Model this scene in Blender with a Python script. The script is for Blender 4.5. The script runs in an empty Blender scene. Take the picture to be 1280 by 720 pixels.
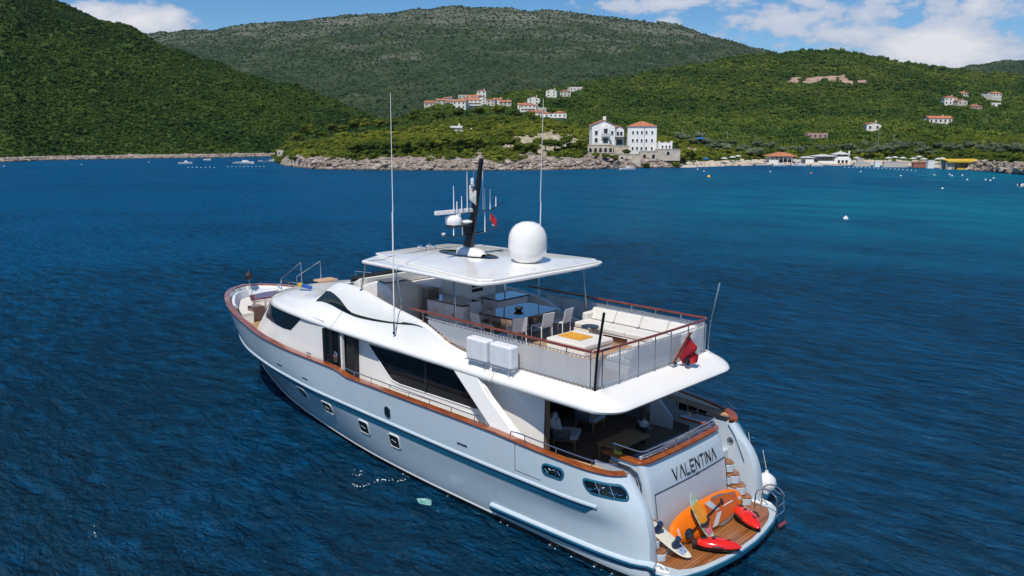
import bpy, bmesh, math, random
import numpy as np
from mathutils import Vector, Matrix, Euler
R=math.radians
rng=random.Random(7)
scene=bpy.context.scene
col=scene.collection
# ---------------------------------------------------------------- camera
CAM=Vector((-8.892,17.511,10.645)); YAW=-0.791538; PITCH=0.190716; FOC=1004.39
Fv=Vector((math.cos(YAW),math.sin(YAW),0)); Rv=Vector((math.sin(YAW),-math.cos(YAW),0))
cd=bpy.data.cameras.new('camera'); co=bpy.data.objects.new('camera',cd); col.objects.link(co)
cd.sensor_width=36; cd.lens=36*FOC/1280; cd.clip_start=.1; cd.clip_end=30000
fw=Vector((math.cos(YAW)*math.cos(PITCH),math.sin(YAW)*math.cos(PITCH),-math.sin(PITCH)))
up=Rv.cross(fw); mm=Matrix((Rv,up,-fw)).transposed().to_4x4(); mm.translation=CAM
co.matrix_world=mm; scene.camera=co
# ---------------------------------------------------------------- sun and sky
SUN=Vector((-.25,.54,1)).normalized()
sd=bpy.data.lights.new('sun','SUN'); sd.energy=4.15; sd.angle=R(.53); sd.color=(1,.94,.85)
so=bpy.data.objects.new('sun',sd); col.objects.link(so); so.rotation_euler=SUN.to_track_quat('Z','Y').to_euler(); so.location=(0,0,60)
world=bpy.data.worlds.new('World'); scene.world=world; world.use_nodes=True
wt=world.node_tree; wt.nodes.clear()
def N(t,typ,**kw):
    n=t.nodes.new(typ)
    for k,v in kw.items():
        if k in n.inputs.keys(): n.inputs[k].default_value=v
        else: setattr(n,k,v)
    return n
sky=N(wt,'ShaderNodeTexSky',sky_type='NISHITA',sun_disc=False); sky.sun_elevation=math.asin(SUN.z); sky.sun_rotation=math.atan2(SUN.x,SUN.y)
sky.air_density=.85; sky.dust_density=.15; sky.ozone_density=4.0; sky.altitude=300
bg=N(wt,'ShaderNodeBackground'); out=N(wt,'ShaderNodeOutputWorld')
tc=N(wt,'ShaderNodeTexCoord'); 
# clouds: noise over the direction of view, thickened in a few banks
def vdir(px,py):
    d=fw+Rv*((px-640)/FOC)+up*((360-py)/FOC); return d.normalized()
mp=N(wt,'ShaderNodeMapping'); mp.inputs['Scale'].default_value=(1,1,2.0)
wt.links.new(tc.outputs['Generated'],mp.inputs['Vector'])
n1=N(wt,'ShaderNodeTexNoise',Scale=20.0,Detail=12.0,Roughness=.62); wt.links.new(mp.outputs[0],n1.inputs['Vector'])
n2=N(wt,'ShaderNodeTexNoise',Scale=3.0,Detail=3.0); wt.links.new(mp.outputs[0],n2.inputs['Vector'])
def M(op,a,b=None,t=wt,c=None,clamp=False):
    n=t.nodes.new('ShaderNodeMath'); n.operation=op; n.use_clamp=clamp
    for i,v in enumerate((a,b,c)):
        if v is None: continue
        if isinstance(v,(int,float)): n.inputs[i].default_value=v
        else: t.links.new(v,n.inputs[i])
    return n.outputs[0]
banks=[(175,26,.085,.026,1.0),(125,12,.05,.02,.9),(1010,22,.26,.045,.52),(1165,60,.085,.04,1.25),(1050,44,.11,.025,.6),(830,4,.17,.022,.6),(1240,78,.08,.03,.6),(1225,4,.03,.02,.7),(500,-160,.5,.05,.6),(1300,-220,.5,.06,.6)]
tot=None
for (px,py,sx,sz,w) in banks:
    d=vdir(px,py)
    sub=N(wt,'ShaderNodeVectorMath',operation='SUBTRACT'); wt.links.new(tc.outputs['Generated'],sub.inputs[0]); sub.inputs[1].default_value=d
    sc=N(wt,'ShaderNodeVectorMath',operation='MULTIPLY'); wt.links.new(sub.outputs[0],sc.inputs[0]); sc.inputs[1].default_value=(1/sx,1/sx,1/sz)
    ln=N(wt,'ShaderNodeVectorMath',operation='LENGTH'); wt.links.new(sc.outputs[0],ln.inputs[0])
    g=M('MULTIPLY',M('SUBTRACT',1,ln.outputs['Value'],clamp=True),w)
    tot=g if tot is None else M('MAXIMUM',tot,g)
s=M('ADD',M('MULTIPLY',tot,1.15),M('SUBTRACT',M('MULTIPLY',n1.outputs[0],2.0),1.22))
s=M('ADD',s,M('MULTIPLY',M('SUBTRACT',n2.outputs[0],.5),.5))
cf=M('MULTIPLY',s,5.0,clamp=True); cf=M('MULTIPLY',cf,M('MULTIPLY',tot,6,clamp=True))
cf=M('MULTIPLY',cf,.92)
sc2=N(wt,'ShaderNodeMix',data_type='RGBA'); 
shade=N(wt,'ShaderNodeValToRGB'); shade.color_ramp.elements[0].color=(3.0,3.6,4.7,1); shade.color_ramp.elements[1].color=(6.0,5.8,5.8,1)
shade.color_ramp.elements[0].position=.1; shade.color_ramp.elements[1].position=.85
wt.links.new(s,shade.inputs[0])
hue=N(wt,'ShaderNodeHueSaturation',Saturation=1.3,Value=.72); wt.links.new(sky.outputs[0],hue.inputs['Color'])
wt.links.new(cf,sc2.inputs['Factor']); wt.links.new(hue.outputs[0],sc2.inputs['A']); wt.links.new(shade.outputs[0],sc2.inputs['B'])
wt.links.new(sc2.outputs['Result'],bg.inputs['Color']); bg.inputs['Strength'].default_value=.145
wt.links.new(bg.outputs[0],out.inputs[0])
vs=scene.view_settings; vs.view_transform='Standard'; vs.look='None'; vs.exposure=0.06; vs.gamma=1; vs.use_curve_mapping=False
scene.render.engine='CYCLES'
scene.cycles.max_bounces=10; scene.cycles.diffuse_bounces=6; scene.cycles.glossy_bounces=5
# ---------------------------------------------------------------- tags and mesh building
def tag(o,label=None,cat=None,group=None,kind=None):
    if label: o['label']=label
    if cat: o['category']=cat
    if group: o['group']=group
    if kind: o['kind']=kind
    return o
def empty(name,label,cat,loc=(0,0,0),rz=0,group=None):
    o=bpy.data.objects.new(name,None); col.objects.link(o); o.location=loc; o.rotation_euler=(0,0,rz); o.empty_display_size=.2
    return tag(o,label,cat,group)
class MB:
    def __init__(s): s.v=[];s.f=[];s.m=[]
    def add(s,vs,fs,mi=0):
        k=len(s.v); s.v+=[tuple(v) for v in vs]; s.f+=[tuple(i+k for i in f) for f in fs]; s.m+=[mi]*len(fs)
        return s
    def box(s,c,size,rot=None,mi=0):
        hx,hy,hz=[a/2 for a in size]; vs=[Vector((x,y,z)) for x in(-hx,hx) for y in(-hy,hy) for z in(-hz,hz)]
        if rot is not None:
            m=Euler(rot).to_matrix(); vs=[m@v for v in vs]
        return s.add([v+Vector(c) for v in vs],[(0,1,3,2),(4,6,7,5),(0,4,5,1),(2,3,7,6),(0,2,6,4),(1,5,7,3)],mi)
    def bx(s,x0,x1,y0,y1,z0,z1,mi=0): return s.box(((x0+x1)/2,(y0+y1)/2,(z0+z1)/2),(abs(x1-x0),abs(y1-y0),abs(z1-z0)),None,mi)
    def tube(s,pts,r,n=8,mi=0,closed=False,flat=1.0):
        pts=[Vector(p) for p in pts]; rr=r if isinstance(r,(list,tuple)) else [r]*len(pts)
        vs=[];k=len(pts); prev=None
        for i,p in enumerate(pts):
            a=pts[(i-1)%k] if (closed or i>0) else p; b=pts[(i+1)%k] if (closed or i<k-1) else p
            t=(b-a).normalized()
            ref=Vector((0,0,1)) if abs(t.z)<.9 else Vector((1,0,0))
            if prev is None: u=t.cross(ref).normalized()
            else: u=(prev-t*prev.dot(t)).normalized()
            prev=u; w=t.cross(u)
            for j in range(n):
                an=2*math.pi*j/n; vs.append(p+(u*math.cos(an)+w*math.sin(an)*flat)*rr[i])
        fs=[]
        for i in range(k if closed else k-1):
            for j in range(n):
                a=i*n+j;b=i*n+(j+1)%n;c=((i+1)%k)*n+(j+1)%n;d=((i+1)%k)*n+j; fs.append((a,b,c,d))
        if not closed: fs.append(tuple(range(n-1,-1,-1))); fs.append(tuple((k-1)*n+j for j in range(n)))
        return s.add(vs,fs,mi)
    def sweep(s,pts,prof,mi=0,closed=False,cap=True,ny=0):
        """profile (side, up) carried along a level path, side pointing left of travel"""
        pts=[Vector(p) for p in pts];k=len(pts);n=len(prof);vs=[]
        for i,p in enumerate(pts):
            a=pts[(i-1)%k] if (closed or i>0) else p; b=pts[(i+1)%k] if (closed or i<k-1) else p
            t=(b-a); t.z=0; t.normalize(); sd_=Vector((-t.y,t.x,0))
            for (q,z) in prof: vs.append(p+sd_*q+Vector((0,0,z)))
        fs=[]
        for i in range(k if closed else k-1):
            for j in range(n):
                a=i*n+j;b=i*n+(j+1)%n;c=((i+1)%k)*n+(j+1)%n;d=((i+1)%k)*n+j; fs.append((a,d,c,b))
        if cap and not closed: fs.append(tuple(range(n))); fs.append(tuple((k-1)*n+j for j in range(n-1,-1,-1)))
        return s.add(vs,fs,mi)
    def lathe(s,prof,c=(0,0,0),n=24,mi=0,rot=None,sx=1,sy=1):
        vs=[];k=len(prof); m=Euler(rot).to_matrix() if rot else None
        for (r,z) in prof:
            for j in range(n):
                a=2*math.pi*j/n; v=Vector((r*math.cos(a)*sx,r*math.sin(a)*sy,z))
                if m: v=m@v
                vs.append(v+Vector(c))
        fs=[(i*n+j,i*n+(j+1)%n,(i+1)*n+(j+1)%n,(i+1)*n+j) for i in range(k-1) for j in range(n)]
        if prof[0][0]>1e-4: fs.append(tuple(range(n-1,-1,-1)))
        if prof[-1][0]>1e-4: fs.append(tuple((k-1)*n+j for j in range(n)))
        return s.add(vs,fs,mi)
    def prism(s,poly,vec,mi=0):
        """3D polygon pushed along vec"""
        n=len(poly);a=[Vector(p) for p in poly];b=[p+Vector(vec) for p in a]
        fs=[tuple(range(n-1,-1,-1)),tuple(range(n,2*n))]+[(i,(i+1)%n,(i+1)%n+n,i+n) for i in range(n)]
        return s.add(a+b,fs,mi)
    def slab(s,poly,z0,z1,mi=0): return s.prism([(p[0],p[1],z0) for p in poly],(0,0,z1-z0),mi)
    def grid(s,rows,mi=0,closed=False):
        n=len(rows[0]); vs=[p for r in rows for p in r]; k=len(rows)
        fs=[(i*n+j,i*n+(j+1)%n,(i+1)*n+(j+1)%n,(i+1)*n+j) for i in range(k-1) for j in range(n if closed else n-1)]
        return s.add(vs,fs,mi)
    def mirror(s):
        k=len(s.v); s.v+=[(x,-y,z) for x,y,z in s.v]; s.f+=[tuple(i+k for i in reversed(f)) for f in s.f]; s.m+=s.m[:]
        return s
    def build(s,name,mats,parent=None,smooth=None,bevel=0,loc=None,fix=True,seg=2):
        me=bpy.data.meshes.new(name); me.from_pydata(s.v,[],s.f)
        if not isinstance(mats,(list,tuple)): mats=[mats]
        for m in mats: me.materials.append(m)
        me.polygons.foreach_set('material_index',s.m)
        if fix:
            bm=bmesh.new(); bm.from_mesh(me); bmesh.ops.remove_doubles(bm,verts=bm.verts,dist=1e-5); bmesh.ops.recalc_face_normals(bm,faces=bm.faces); bm.to_mesh(me); bm.free()
        o=bpy.data.objects.new(name,me); col.objects.link(o)
        if parent is not None: o.parent=parent
        if loc: o.location=loc
        if smooth is not None:
            me.polygons.foreach_set('use_smooth',[True]*len(me.polygons))
            try: me.set_sharp_from_angle(angle=R(smooth))
            except Exception: pass
        if bevel:
            b=o.modifiers.new('bevel','BEVEL'); b.width=bevel; b.segments=seg; b.limit_method='ANGLE'; b.angle_limit=R(35)
            if smooth is None: me.polygons.foreach_set('use_smooth',[True]*len(me.polygons)); 
            b.harden_normals=True
        return o
def copy_thing(o,parent=None):
    c=o.copy(); col.objects.link(c); c.parent=parent
    for ch in list(o.children): copy_thing(ch,c)
    return c
# ---------------------------------------------------------------- materials
def newmat(name):
    m=bpy.data.materials.new(name); m.use_nodes=True; t=m.node_tree; return m,t,t.nodes['Principled BSDF']
def mat(name,c,rough=.5,metal=0,var=.08,scale=3.0,bump=0,bscale=40,coat=0,spec=.5,c2=None,coord='Object',detail=4,stretch=None,rvar=0):
    m,t,b=newmat(name)
    tcn=N(t,'ShaderNodeTexCoord'); vec=tcn.outputs[coord]
    if stretch:
        mp=N(t,'ShaderNodeMapping'); mp.inputs['Scale'].default_value=stretch; t.links.new(vec,mp.inputs[0]); vec=mp.outputs[0]
    nz=N(t,'ShaderNodeTexNoise',Scale=scale,Detail=detail); t.links.new(vec,nz.inputs['Vector'])
    rp=N(t,'ShaderNodeValToRGB'); rp.color_ramp.elements[0].position=.3; rp.color_ramp.elements[1].position=.7
    if c2 is None: c2=[min(1,x*(1+var)) for x in c]; c1=[x*(1-var) for x in c]
    else: c1=c
    rp.color_ramp.elements[0].color=(*c1,1); rp.color_ramp.elements[1].color=(*c2,1)
    t.links.new(nz.outputs[0],rp.inputs[0]); t.links.new(rp.outputs[0],b.inputs['Base Color'])
    b.inputs['Roughness'].default_value=rough; b.inputs['Metallic'].default_value=metal
    b.inputs['Specular IOR Level'].default_value=spec; b.inputs['Coat Weight'].default_value=coat; b.inputs['Coat Roughness'].default_value=.05
    if rvar:
        mr=N(t,'ShaderNodeMapRange'); mr.inputs['To Min'].default_value=rough-rvar; mr.inputs['To Max'].default_value=rough+rvar
        t.links.new(nz.outputs[0],mr.inputs['Value']); t.links.new(mr.outputs[0],b.inputs['Roughness'])
    if bump:
        n2=N(t,'ShaderNodeTexNoise',Scale=bscale,Detail=3); t.links.new(vec,n2.inputs['Vector'])
        bp=N(t,'ShaderNodeBump',Strength=bump,Distance=.02); t.links.new(n2.outputs[0],bp.inputs['Height']); t.links.new(bp.outputs[0],b.inputs['Normal'])
    return m
def planks(name,c1,c2,axis=1,width=.06,seam=(.02,.015,.01),rough=.5,coat=0):
    """boards side by side along one axis with dark caulk lines and a shade of their own"""
    m,t,b=newmat(name); tcn=N(t,'ShaderNodeTexCoord'); sp=N(t,'ShaderNodeSeparateXYZ'); t.links.new(tcn.outputs['Object'],sp.inputs[0])
    x=sp.outputs[axis]; q=M('DIVIDE',x,width,t=t); fr=M('FRACT',q,t=t); idx=M('FLOOR',q,t=t)
    wn=N(t,'ShaderNodeTexWhiteNoise',noise_dimensions='1D'); t.links.new(idx,wn.inputs['W'])
    mp=N(t,'ShaderNodeMapping'); s=[40,40,40]; s[1-axis]=2.5; mp.inputs['Scale'].default_value=s; t.links.new(tcn.outputs['Object'],mp.inputs[0])
    nz=N(t,'ShaderNodeTexNoise',Scale=1.0,Detail=4); t.links.new(mp.outputs[0],nz.inputs['Vector'])
    f=M('ADD',M('MULTIPLY',wn.outputs[0],.55,t=t),M('MULTIPLY',nz.outputs[0],.5,t=t),t=t)
    mx=N(t,'ShaderNodeMix',data_type='RGBA'); mx.inputs['A'].default_value=(*c1,1); mx.inputs['B'].default_value=(*c2,1); t.links.new(f,mx.inputs['Factor'])
    sm=M('LESS_THAN',fr,.14,t=t); m2=N(t,'ShaderNodeMix',data_type='RGBA'); t.links.new(sm,m2.inputs['Factor']); t.links.new(mx.outputs['Result'],m2.inputs['A']); m2.inputs['B'].default_value=(*seam,1)
    t.links.new(m2.outputs['Result'],b.inputs['Base Color']); b.inputs['Roughness'].default_value=rough; b.inputs['Coat Weight'].default_value=coat
    return m
def pchip(xs,ys):
    xs=np.array(xs,float);ys=np.array(ys,float);h=np.diff(xs);d=np.diff(ys)/h
    m=np.zeros(len(xs));m[0]=d[0];m[-1]=d[-1]
    for i in range(1,len(xs)-1):
        if d[i-1]*d[i]>0:
            w1=2*h[i]+h[i-1];w2=h[i]+2*h[i-1];m[i]=(w1+w2)/(w1/d[i-1]+w2/d[i])
    def f(x):
        x=np.clip(np.asarray(x,float),xs[0],xs[-1]);i=np.clip(np.searchsorted(xs,x,'right')-1,0,len(h)-1)
        t=(x-xs[i])/h[i];return (2*t**3-3*t**2+1)*ys[i]+(t**3-2*t**2+t)*h[i]*m[i]+(-2*t**3+3*t**2)*ys[i+1]+(t**3-t**2)*h[i]*m[i+1]
    return f
def tab(pts): return pchip([p[0] for p in pts],[p[1] for p in pts])
# ================================================================ THE PLACE: water, land, mountains
cp_,sp_=math.cos(PITCH),math.sin(PITCH)
def height_at(py,v):
    t=(360-py)/FOC; return CAM.z+v*(t*cp_-sp_)/(cp_+t*sp_)
def dist_at(py,h=0.0):
    t=(360-py)/FOC; return (h-CAM.z)*(cp_+t*sp_)/(t*cp_-sp_)
def spot(px,v,h):
    """ground point at bearing px, v metres ahead of the drone, height h"""
    u=(px-640)/FOC*(v*cp_-(h-CAM.z)*sp_); p=CAM+Fv*v+Rv*u; return Vector((p.x,p.y,h))
# --- water
m,t,b=newmat('sea_water'); M_water=m
geo=N(t,'ShaderNodeNewGeometry'); 
def tex(scale,detail,st=(1,1,1),rz=0,rough=.55,dist=0):
    mp=N(t,'ShaderNodeMapping'); mp.inputs['Scale'].default_value=st; mp.inputs['Rotation'].default_value=(0,0,rz); t.links.new(geo.outputs['Position'],mp.inputs[0])
    n=N(t,'ShaderNodeTexNoise',Scale=scale,Detail=detail,Roughness=rough,Distortion=dist); t.links.new(mp.outputs[0],n.inputs['Vector']); return n.outputs[0]
# colours of the sea: deep blue, paler blue-green over the sandy shallows off the beach
big=tex(.022,3); patch=tex(.07,5,(1,2.2,1),YAW); small=tex(.6,4,(1,2.5,1),YAW)  # small and patch also paint ripple light and dark into the colour
c0=spot(1190,118,0); c1=spot(1290,205,0)
def blob(c,r):
    sub=N(t,'ShaderNodeVectorMath',operation='DISTANCE'); t.links.new(geo.outputs['Position'],sub.inputs[0]); sub.inputs[1].default_value=c
    return M('SUBTRACT',1,M('DIVIDE',sub.outputs['Value'],r,t=t),t=t,clamp=True)
sh=M('MAXIMUM',M('MULTIPLY',blob(c0,74),1.3,t=t),M('MULTIPLY',blob(c1,70),1.3,t=t),t=t)
sh=M('MAXIMUM',sh,M('MULTIPLY',blob(spot(900,190,0),70),.55,t=t),t=t)
sh=M('MULTIPLY',sh,M('ADD',M('MULTIPLY',M('SUBTRACT',patch,.5,t=t),2.2,t=t),.62,t=t),t=t,clamp=True)
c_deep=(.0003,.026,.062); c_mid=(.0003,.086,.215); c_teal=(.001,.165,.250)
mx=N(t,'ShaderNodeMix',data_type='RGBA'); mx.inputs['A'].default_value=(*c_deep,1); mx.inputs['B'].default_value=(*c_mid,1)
near_dark=M('MULTIPLY',blob((4,8,0),95),1.5,t=t,clamp=True)  # darkening of near water seen steeply from above, put into the colour
t.links.new(M('MULTIPLY',M('ADD',M('SUBTRACT',M('ADD',M('MULTIPLY',big,.6,t=t),M('SUBTRACT',.48,M('MULTIPLY',near_dark,.40,t=t),t=t),t=t),.30,t=t),M('ADD',M('MULTIPLY',M('SUBTRACT',small,.5,t=t),1.0,t=t),M('MULTIPLY',M('SUBTRACT',patch,.5,t=t),.5,t=t),t=t),t=t),1.9,t=t,clamp=True),mx.inputs['Factor'])
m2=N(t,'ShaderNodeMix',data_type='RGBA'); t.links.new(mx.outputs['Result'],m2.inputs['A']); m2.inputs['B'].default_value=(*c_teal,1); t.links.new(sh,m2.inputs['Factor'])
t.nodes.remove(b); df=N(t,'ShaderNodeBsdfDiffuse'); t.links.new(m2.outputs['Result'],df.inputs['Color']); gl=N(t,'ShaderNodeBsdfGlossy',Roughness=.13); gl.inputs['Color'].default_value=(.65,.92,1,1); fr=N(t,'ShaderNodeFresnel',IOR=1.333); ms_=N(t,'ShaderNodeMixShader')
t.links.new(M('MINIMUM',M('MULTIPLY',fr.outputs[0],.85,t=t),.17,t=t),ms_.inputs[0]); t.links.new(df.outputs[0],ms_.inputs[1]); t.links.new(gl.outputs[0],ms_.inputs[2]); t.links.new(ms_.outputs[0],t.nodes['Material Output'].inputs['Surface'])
WR=R(20)
w1=tex(.35,4,(1,2.0,1),WR,.6,.4); w2=tex(1.3,5,(1,1.8,1),WR+.3,.62,.3); w3=tex(5.0,4,(1,1.5,1),WR-.2,.6)
hh=M('ADD',M('ADD',M('MULTIPLY',w1,1.2,t=t),M('MULTIPLY',w2,.60,t=t),t=t),M('MULTIPLY',w3,.11,t=t),t=t)
bp_=N(t,'ShaderNodeBump',Strength=1.0,Distance=1.05); t.links.new(hh,bp_.inputs['Height'])
for n_ in (gl,df,fr): t.links.new(bp_.outputs[0],n_.inputs['Normal'])
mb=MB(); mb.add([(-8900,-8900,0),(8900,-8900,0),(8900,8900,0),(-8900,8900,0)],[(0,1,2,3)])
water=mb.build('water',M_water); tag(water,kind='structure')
# --- land
nzv=lambda p,s:__import__('mathutils').noise.noise(Vector(p)*s)
M_soil=mat('scrub_soil',(.022,.050,.010),.95,var=.3,scale=.06,c2=(.055,.090,.018),coord='Object',detail=8,spec=.1,bump=1.0,bscale=.4)
M_rock=mat('pale_shore_rock',(.15,.115,.09),.9,scale=.5,c2=(.50,.43,.37),detail=10,spec=.2,bump=1.0,bscale=1.2)
# wet rock: a dark band where the swell reaches
rt=M_rock.node_tree; rb_=rt.nodes['Principled BSDF']; rs_=rb_.inputs['Base Color'].links[0].from_socket; rg_=N(rt,'ShaderNodeNewGeometry'); rz_=N(rt,'ShaderNodeSeparateXYZ'); rt.links.new(rg_.outputs['Position'],rz_.inputs[0]); rn_=N(rt,'ShaderNodeTexNoise',Scale=.8,Detail=3); rt.links.new(rg_.outputs['Position'],rn_.inputs['Vector'])
rw_=M('MULTIPLY',M('SUBTRACT',M('MULTIPLY',rn_.outputs[0],.9,t=rt),rz_.outputs[2],t=rt),4,t=rt,clamp=True); rm_=N(rt,'ShaderNodeMix',data_type='RGBA'); rt.links.new(M('MULTIPLY',rw_,.8,t=rt),rm_.inputs['Factor']); rt.links.new(rs_,rm_.inputs['A']); rm_.inputs['B'].default_value=(.05,.038,.026,1); rt.links.new(rm_.outputs['Result'],rb_.inputs['Base Color'])
M_field=mat('dry_stony_field',(.22,.20,.10),.95,scale=.35,c2=(.52,.46,.36),detail=8,spec=.1)
M_quarry=mat('pink_quarry_rock',(.16,.11,.08),.95,scale=.12,c2=(.50,.36,.29),detail=8,spec=.1)
M_sand=mat('beach_shingle',(.42,.36,.28),.95,scale=.6,c2=(.58,.50,.41),detail=5,spec=.1)
def land(name,columns,pxs,sub,jit,matfn,seed):
    """columns: dict px -> [(v,h)...]; returns rows of points"""
    keys=sorted(columns); K=len(columns[keys[0]])
    A=np.array([columns[k] for k in keys]) # n,K,2
    fs=[[pchip(keys,A[:,k,c]) for c in (0,1)] for k in range(K)]
    rows=[]
    for px in pxs:
        v=[float(fs[k][0](px)) for k in range(K)];h=[float(fs[k][1](px)) for k in range(K)]
        idx=list(range(K)); fv=pchip(idx,v);fh=pchip(idx,h); row=[]
        for k in range(K-1):
            for j in range(sub[k]):
                tt=k+j/sub[k]; vv=float(fv(tt));hh_=float(fh(tt))
                p=spot(px,vv,hh_); a=jit(vv,hh_,px)
                if a: 
                    n=nzv((p.x,p.y,seed),1/(a*9))*.7+nzv((p.x,p.y,seed+5),1/(a*3))*.3
                    p.z+=n*a*2
                row.append(p)
        rows.append(row)
    mb=MB(); n=len(rows[0])
    for r in rows: mb.v+=[tuple(p) for p in r]
    for i in range(len(rows)-1):
        for j in range(n-1):
            f=(i*n+j,(i+1)*n+j,(i+1)*n+j+1,i*n+j+1); mb.f.append(f)
            c=(rows[i][j]+rows[i+1][j+1])/2; mb.m.append(matfn((pxs[i]+pxs[i+1])/2,c))
    return mb,rows
H=height_at
# left hillside
lc={}
for px,sy,vr,ry,bk in [(-700,206,520,-60,.6),(-400,204,620,-90,.6),(-150,203,700,-50,.6),(0,202.5,720,-26,.6),(55,200.5,720,4,.6),(110,199.5,710,24,.6),(170,198.5,700,47,.6),(250,197.5,680,74,.6),(330,196,640,101,.6),(400,195.5,620,121,.6),(450,195.5,600,143,.6),(500,196,560,160,.5),(560,197,520,176,.5),(620,199,500,188,.5)]:
    v0=dist_at(sy)
    hr=H(ry,vr); vm=v0+(vr-v0)*.45; hm=max(3,hr*.50)
    lc[px]=[(v0-25,-6),(v0,-.3),(v0+4,1.3),(v0+30,max(4,hr*.10)),(vm,hm),(vr,hr),(vr+250,hr*bk),(vr+700,2)]
pxl=list(range(-700,621,10))
def mf(px,c):
    z=c.z+nzv((c.x,c.y,1),.08)*2
    return 1 if z<1.2 else 0
mbL,rowsL=land('hillside',lc,pxl,[2,4,6,14,18,10,4],lambda v,h,px:(0 if h<-1 else .5 if h<3 else min(5,.6+h*.05)),mf,3.)
tag(mbL.build('hillside',[M_soil,M_rock],smooth=60,fix=False),kind='structure')
# far mountain
ridge=[(-900,70),(-300,62),(100,58),(180,46),(260,40),(330,34),(400,26),(480,19),(550,13),(600,12),(640,15),(730,21),(800,29),(850,37),(900,51),(960,66),(1000,76),(1060,95),(1120,97),(1180,90),(1230,81),(1280,77),(1400,74),(1700,80),(2000,90)]
rf=tab(ridge); mc={}
for px in range(-900,2001,60):
    ry=float(rf(px)); far=3100 if px<1000 else 2700
    mc[px]=[(1050,H(168,1050)),(1350,H(142,1350)),(1900,H(142-(142-ry)*.42,1900)),(2500,H(142-(142-ry)*.80,2500)),(far,H(ry,far)),(far+700,H(ry,far)*.8),(far+2500,5)]
M_mount=mat('far_mountain_scrub',(.016,.036,.014),.95,scale=.02,c2=(.048,.072,.030),detail=12,spec=.1)
mt=M_mount.node_tree; b_=mt.nodes['Principled BSDF']
# bare limestone streaks high up
g_=N(mt,'ShaderNodeNewGeometry'); sp=N(mt,'ShaderNodeSeparateXYZ'); mt.links.new(g_.outputs['Position'],sp.inputs[0])
mpp=N(mt,'ShaderNodeMapping'); mpp.inputs['Scale'].default_value=(1,1,5); mt.links.new(g_.outputs['Position'],mpp.inputs[0])
nz_=N(mt,'ShaderNodeTexNoise',Scale=.0045,Detail=12,Roughness=.68); mt.links.new(mpp.outputs[0],nz_.inputs['Vector'])
hgt=M('MULTIPLY',M('SUBTRACT',sp.outputs[2],180,t=mt),.0045,t=mt,clamp=True)
rk=M('MULTIPLY',M('SUBTRACT',M('ADD',nz_.outputs[0],M('MULTIPLY',hgt,.20,t=mt),t=mt),.56,t=mt),5,t=mt,clamp=True)
mxx=N(mt,'ShaderNodeMix',data_type='RGBA'); src=b_.inputs['Base Color'].links[0].from_socket; mt.links.new(src,mxx.inputs['A']); mxx.inputs['B'].default_value=(.18,.18,.145,1); mt.links.new(M('MULTIPLY',rk,.7,t=mt),mxx.inputs['Factor']); mt.links.new(mxx.outputs['Result'],b_.inputs['Base Color'])
mbM,rowsM=land('mountain',mc,list(range(-900,2001,12)),[6,12,14,14,8,4],lambda v,h,px:(min(12,4+v*.003)),lambda px,c:0,9.)
tag(mbM.build('mountain',[M_mount],smooth=80,fix=False),kind='structure')
# promontory, village slope, right-hand hill: one land mass
r2=tab([(330,178),(400,165),(500,152),(530,140),(600,126),(660,121),(700,116),(760,104),(800,97),(840,89),(880,83),(920,76),(960,73),(1030,69),(1070,73),(1100,79),(1180,91),(1240,99),(1300,103),(1500,112),(1900,125)])
v2=tab([(330,420),(500,520),(600,760),(700,900),(800,1100),(1100,1200),(1900,1200)])
shy=tab([(330,205.5),(345,206.5),(370,209),(400,211.5),(500,213),(600,213.5),(700,212.5),(760,211),(870,209),(960,206.5),(1060,207),(1140,208.5),(1200,212),(1240,215),(1280,219),(1400,232),(1700,250)])
r1y=tab([(330,204),(350,199),(365,193),(400,180),(440,173),(500,168),(560,158),(620,153),(680,158),(730,172),(760,176),(800,178),(840,184),(900,186),(960,192),(1100,190),(1200,190),(1280,193),(1700,190)])
r1v=tab([(330,268),(365,285),(400,295),(500,310),(620,330),(700,310),(760,290),(840,290),(960,320),(1100,310),(1200,290),(1280,270),(1700,240)])
my=tab([(330,190),(500,166),(620,150),(700,148),(760,148),(840,152),(960,150),(1100,145),(1200,143),(1280,150),(1700,150)])
lc2={}
for px in list(range(330,760,15))+list(range(760,1900,40)):
    v0=dist_at(float(shy(px))); va=float(r1v(px)); vb=float(v2(px)); k=min(1,max(0,(px-335)/25)); k=k*k*(3-2*k)
    flat=min(1,max(0,(px-840)/60))*min(1,max(0,(1240-px)/40))
    h1=H(float(r1y(px)),va); hb=H(float(r2(px)),vb); vmid=va+(vb-va)*.35; hmid=H(float(my(px)),vmid)
    rocky=2.7*(1-flat)+.8*flat
    row=[(v0-18,-4),(v0,-.3),(v0+4+5*flat,rocky),(v0+(va-v0)*.45,max(rocky+.4,h1*.62)),(va,h1),(vmid,hmid),(vb,hb),(vb+350,hb*.7),(vb+900,-5)]
    lc2[px]=[(v,-4+(h+4)*k) for v,h in row]
def mf2(px,c):
    d=(c-CAM).xy.dot(Fv.xy); n=nzv((c.x,c.y,4),.09); n2=nzv((c.x,c.y,8),.02)
    py=360-FOC*(( (c-CAM).dot(up))/((c-CAM).dot(fw)))
    if d<dist_at(float(shy(px)))+22 and c.z<(3.2+n*2.2 if px<850 or px>1225 else 1.5): return 1 if (px<850 or px>1215) else 4
    if ((px-688)/50)**2+((py-178)/(13))**2<1+n*1.2 and d<320: return 2
    if 486<px<600 and abs(py-164+ (px-490)*.02)<1.6 and d<360: return 2
    if ((px-1032)/58)**2+((py-106)/10)**2<1+n*1.6 and d>600 and c.z>60: return 3
    if ((px-880)/30)**2+((py-188)/5)**2<1+n: return 2
    return 0
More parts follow.
